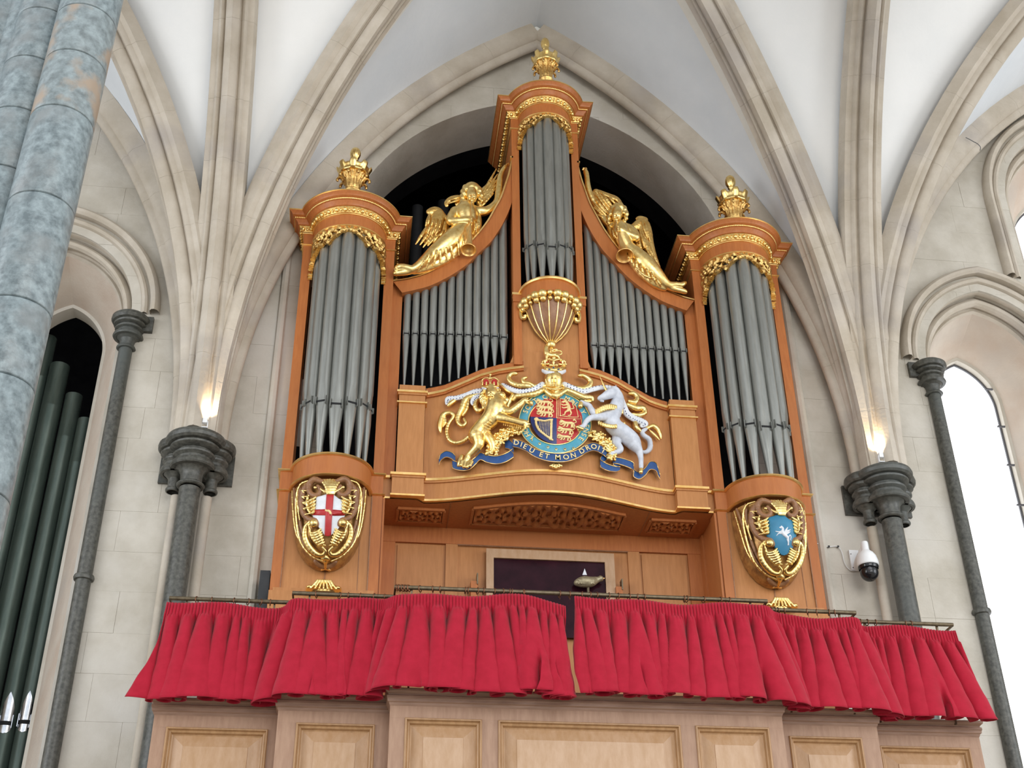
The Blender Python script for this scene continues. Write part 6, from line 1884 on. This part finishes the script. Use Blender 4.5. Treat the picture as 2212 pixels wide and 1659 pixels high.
R_hair = [[(a, b, .08, r), (a+r*.3, b+r*.5, .09, r*.8)] for a, b, r in ((430, 570, 38), (470, 540, 36), (520, 535, 38), (560, 570, 38), (580, 620, 36), (578, 670, 30), (560, 710, 26), (400, 620, 34), (385, 670, 30), (380, 720, 26), (400, 760, 22), (450, 560, 26), (500, 560, 24), (545, 610, 24), (415, 600, 24))]
R_hair += [[(450, 590, .05, 66), (500, 575, .05, 72), (545, 610, .05, 66)], [(412, 660, .04, 46), (405, 730, .04, 34)], [(560, 660, .04, 44), (562, 700, .04, 34)]]
R_wings = [([[(400, 620, .0, 70), (330, 560, .0, 90), (260, 500, 0, 80), (210, 430, 0, 60)], [(520, 540, .0, 40), (460, 480, 0, 60), (360, 440, 0, 60), (250, 390, 0, 50)]],
            feather_rows([(500, 500, 440, 440), (460, 520, 380, 430), (420, 540, 320, 410), (400, 560, 270, 390), (380, 590, 230, 380), (360, 620, 210, 430), (360, 650, 205, 490), (360, 680, 220, 560), (370, 700, 260, 640), (540, 540, 470, 470)], 15, .045)+feather_rows([(520, 500, 300, 395), (540, 530, 460, 440)], 16, .04)),
           ([[(640, 800, .0, 40), (700, 770, 0, 60), (770, 740, 0, 76), (800, 830, 0, 84), (820, 950, 0, 80), (860, 1060, 0, 62), (910, 1160, 0, 40), (960, 1250, 0, 18)], [(705, 690, 0, 22), (740, 680, 0, 30), (790, 700, 0, 46)], [(700, 930, 0, 50), (740, 1020, 0, 40)]],
            feather_rows([(760, 720, 820, 900), (800, 740, 850, 930), (740, 830, 790, 1010), (780, 900, 850, 1090), (820, 930, 900, 1150), (800, 1000, 900, 1180), (850, 1080, 960, 1260), (720, 900, 760, 1060), (700, 960, 740, 1090)], 15, .045))]
R_folds = [[(a, b, .122, 10), (c, d, .130, 15), (e, f, .085, 10)] for a, b, c, d, e, f in ((640, 1070, 640, 1150, 660, 1230), (690, 1100, 700, 1200, 720, 1290), (740, 1150, 760, 1250, 790, 1340), (800, 1200, 830, 1300, 860, 1390), (860, 1270, 890, 1350, 920, 1420), (920, 1340, 950, 1400, 970, 1450), (600, 1060, 610, 1120, 640, 1180), (740, 1120, 820, 1180, 900, 1280), (430, 820, 450, 880, 480, 930), (700, 1240, 800, 1330, 930, 1370))]
R_face = [[(478, 640, .155, 8), (478, 668, .165, 11)], [(450, 632, .15, 8), (466, 630, .152, 7)], [(492, 630, .152, 7), (508, 632, .15, 8)], [(456, 675, .142, 17), (457, 678, .142, 17)], [(500, 675, .142, 17), (501, 678, .142, 17)], [(466, 694, .15, 7), (490, 694, .15, 7)], [(477, 714, .142, 15), (479, 716, .142, 15)]]
R_fing = [[(125, 150, .05, 15), (108, 130, .05, 10), (95, 140, .05, 8)], [(128, 148, .06, 12), (118, 122, .06, 8), (100, 120, .06, 7)], [(130, 150, .04, 12), (140, 128, .04, 8), (130, 115, .04, 7)]]
R_fing += [[(515, 780+i*13, .17, 8), (495, 782+i*13, .185, 8), (478, 790+i*13, .17, 8)] for i in range(4)]+[[(505, 775, .15, 10), (480, 768, .17, 8)]]
R_fing += [[(1235, 1410+i*4, .055, 8), (1258, 1395+i*9, .055, 6)] for i in range(3)]
R_tr = [(472, 705, .165, 7), (480, 760, .17, 7), (490, 810, .17, 9), (505, 870, .17, 20), (520, 930, .17, 30), (534, 980, .165, 42), (550, 1030, .16, 60), (562, 1075, .165, 84), (568, 1100, .175, 108)]
figure('winged_trumpeter', 'gilded winged trumpeter with crossed feet, trumpet pointing down, on the arm beside the right tower', (1240, 340), .1928, -.04, R_body, R_hair, R_wings, R_tr, R_folds, R_face, R_fing, .00078)

M['tarnish'] = mat('tarnished_gilt', (.30, .25, .15), (.46, .40, .26), rough=.5, metal=.5, scale=40)
# small gilt bird seen in the hatch
S = Sdf(.0032)
def HB_(x, y, w=0): return P(x, y, .46-w)
for q in ([(1246, 1259, .0, 7), (1260, 1257, .01, 12), (1276, 1257, .01, 11), (1290, 1252, 0, 6)], [(1292, 1252, .01, 6), (1297, 1250, .01, 7)]):
    S.stroke([(*HB_(x, y, w), r*.0038) for x, y, w, r in q], k=.01)
for i in range(14):
    x, y = 1250+(i % 7)*5.5, 1250+(i//7)*7
    S.ell(HB_(x, y+3, .045), (.010, .006, .008), k=.002)
t = thing('gilt_bird', 'small scaly gilt bird ornament in front of the dark glass hatch', 'ornament', tuple(HB_(1270, 1275)))
S.build('body', 'tarnish', t)
MB().tube([HB_(1297, 1250, .01), HB_(1306, 1249, .01)], [.02, .004], 8).build('beak', 'gold_trim', t)
MB().add([HB_(1258, 1242, .02), HB_(1268, 1242, .02), HB_(1263, 1228, .02), HB_(1258, 1242, .01), HB_(1268, 1242, .01), HB_(1263, 1228, .01)], [(0, 1, 2), (5, 4, 3), (0, 3, 4, 1), (1, 4, 5, 2), (2, 5, 3, 0)]).build('fin', 'white', t, None)
pst = HB_(1270, 1262)
MB().tube([(pst[0], pst[1], pst[2]), (pst[0], pst[1], 5.2)], .012, 8).build('stand', 'bronze', t)
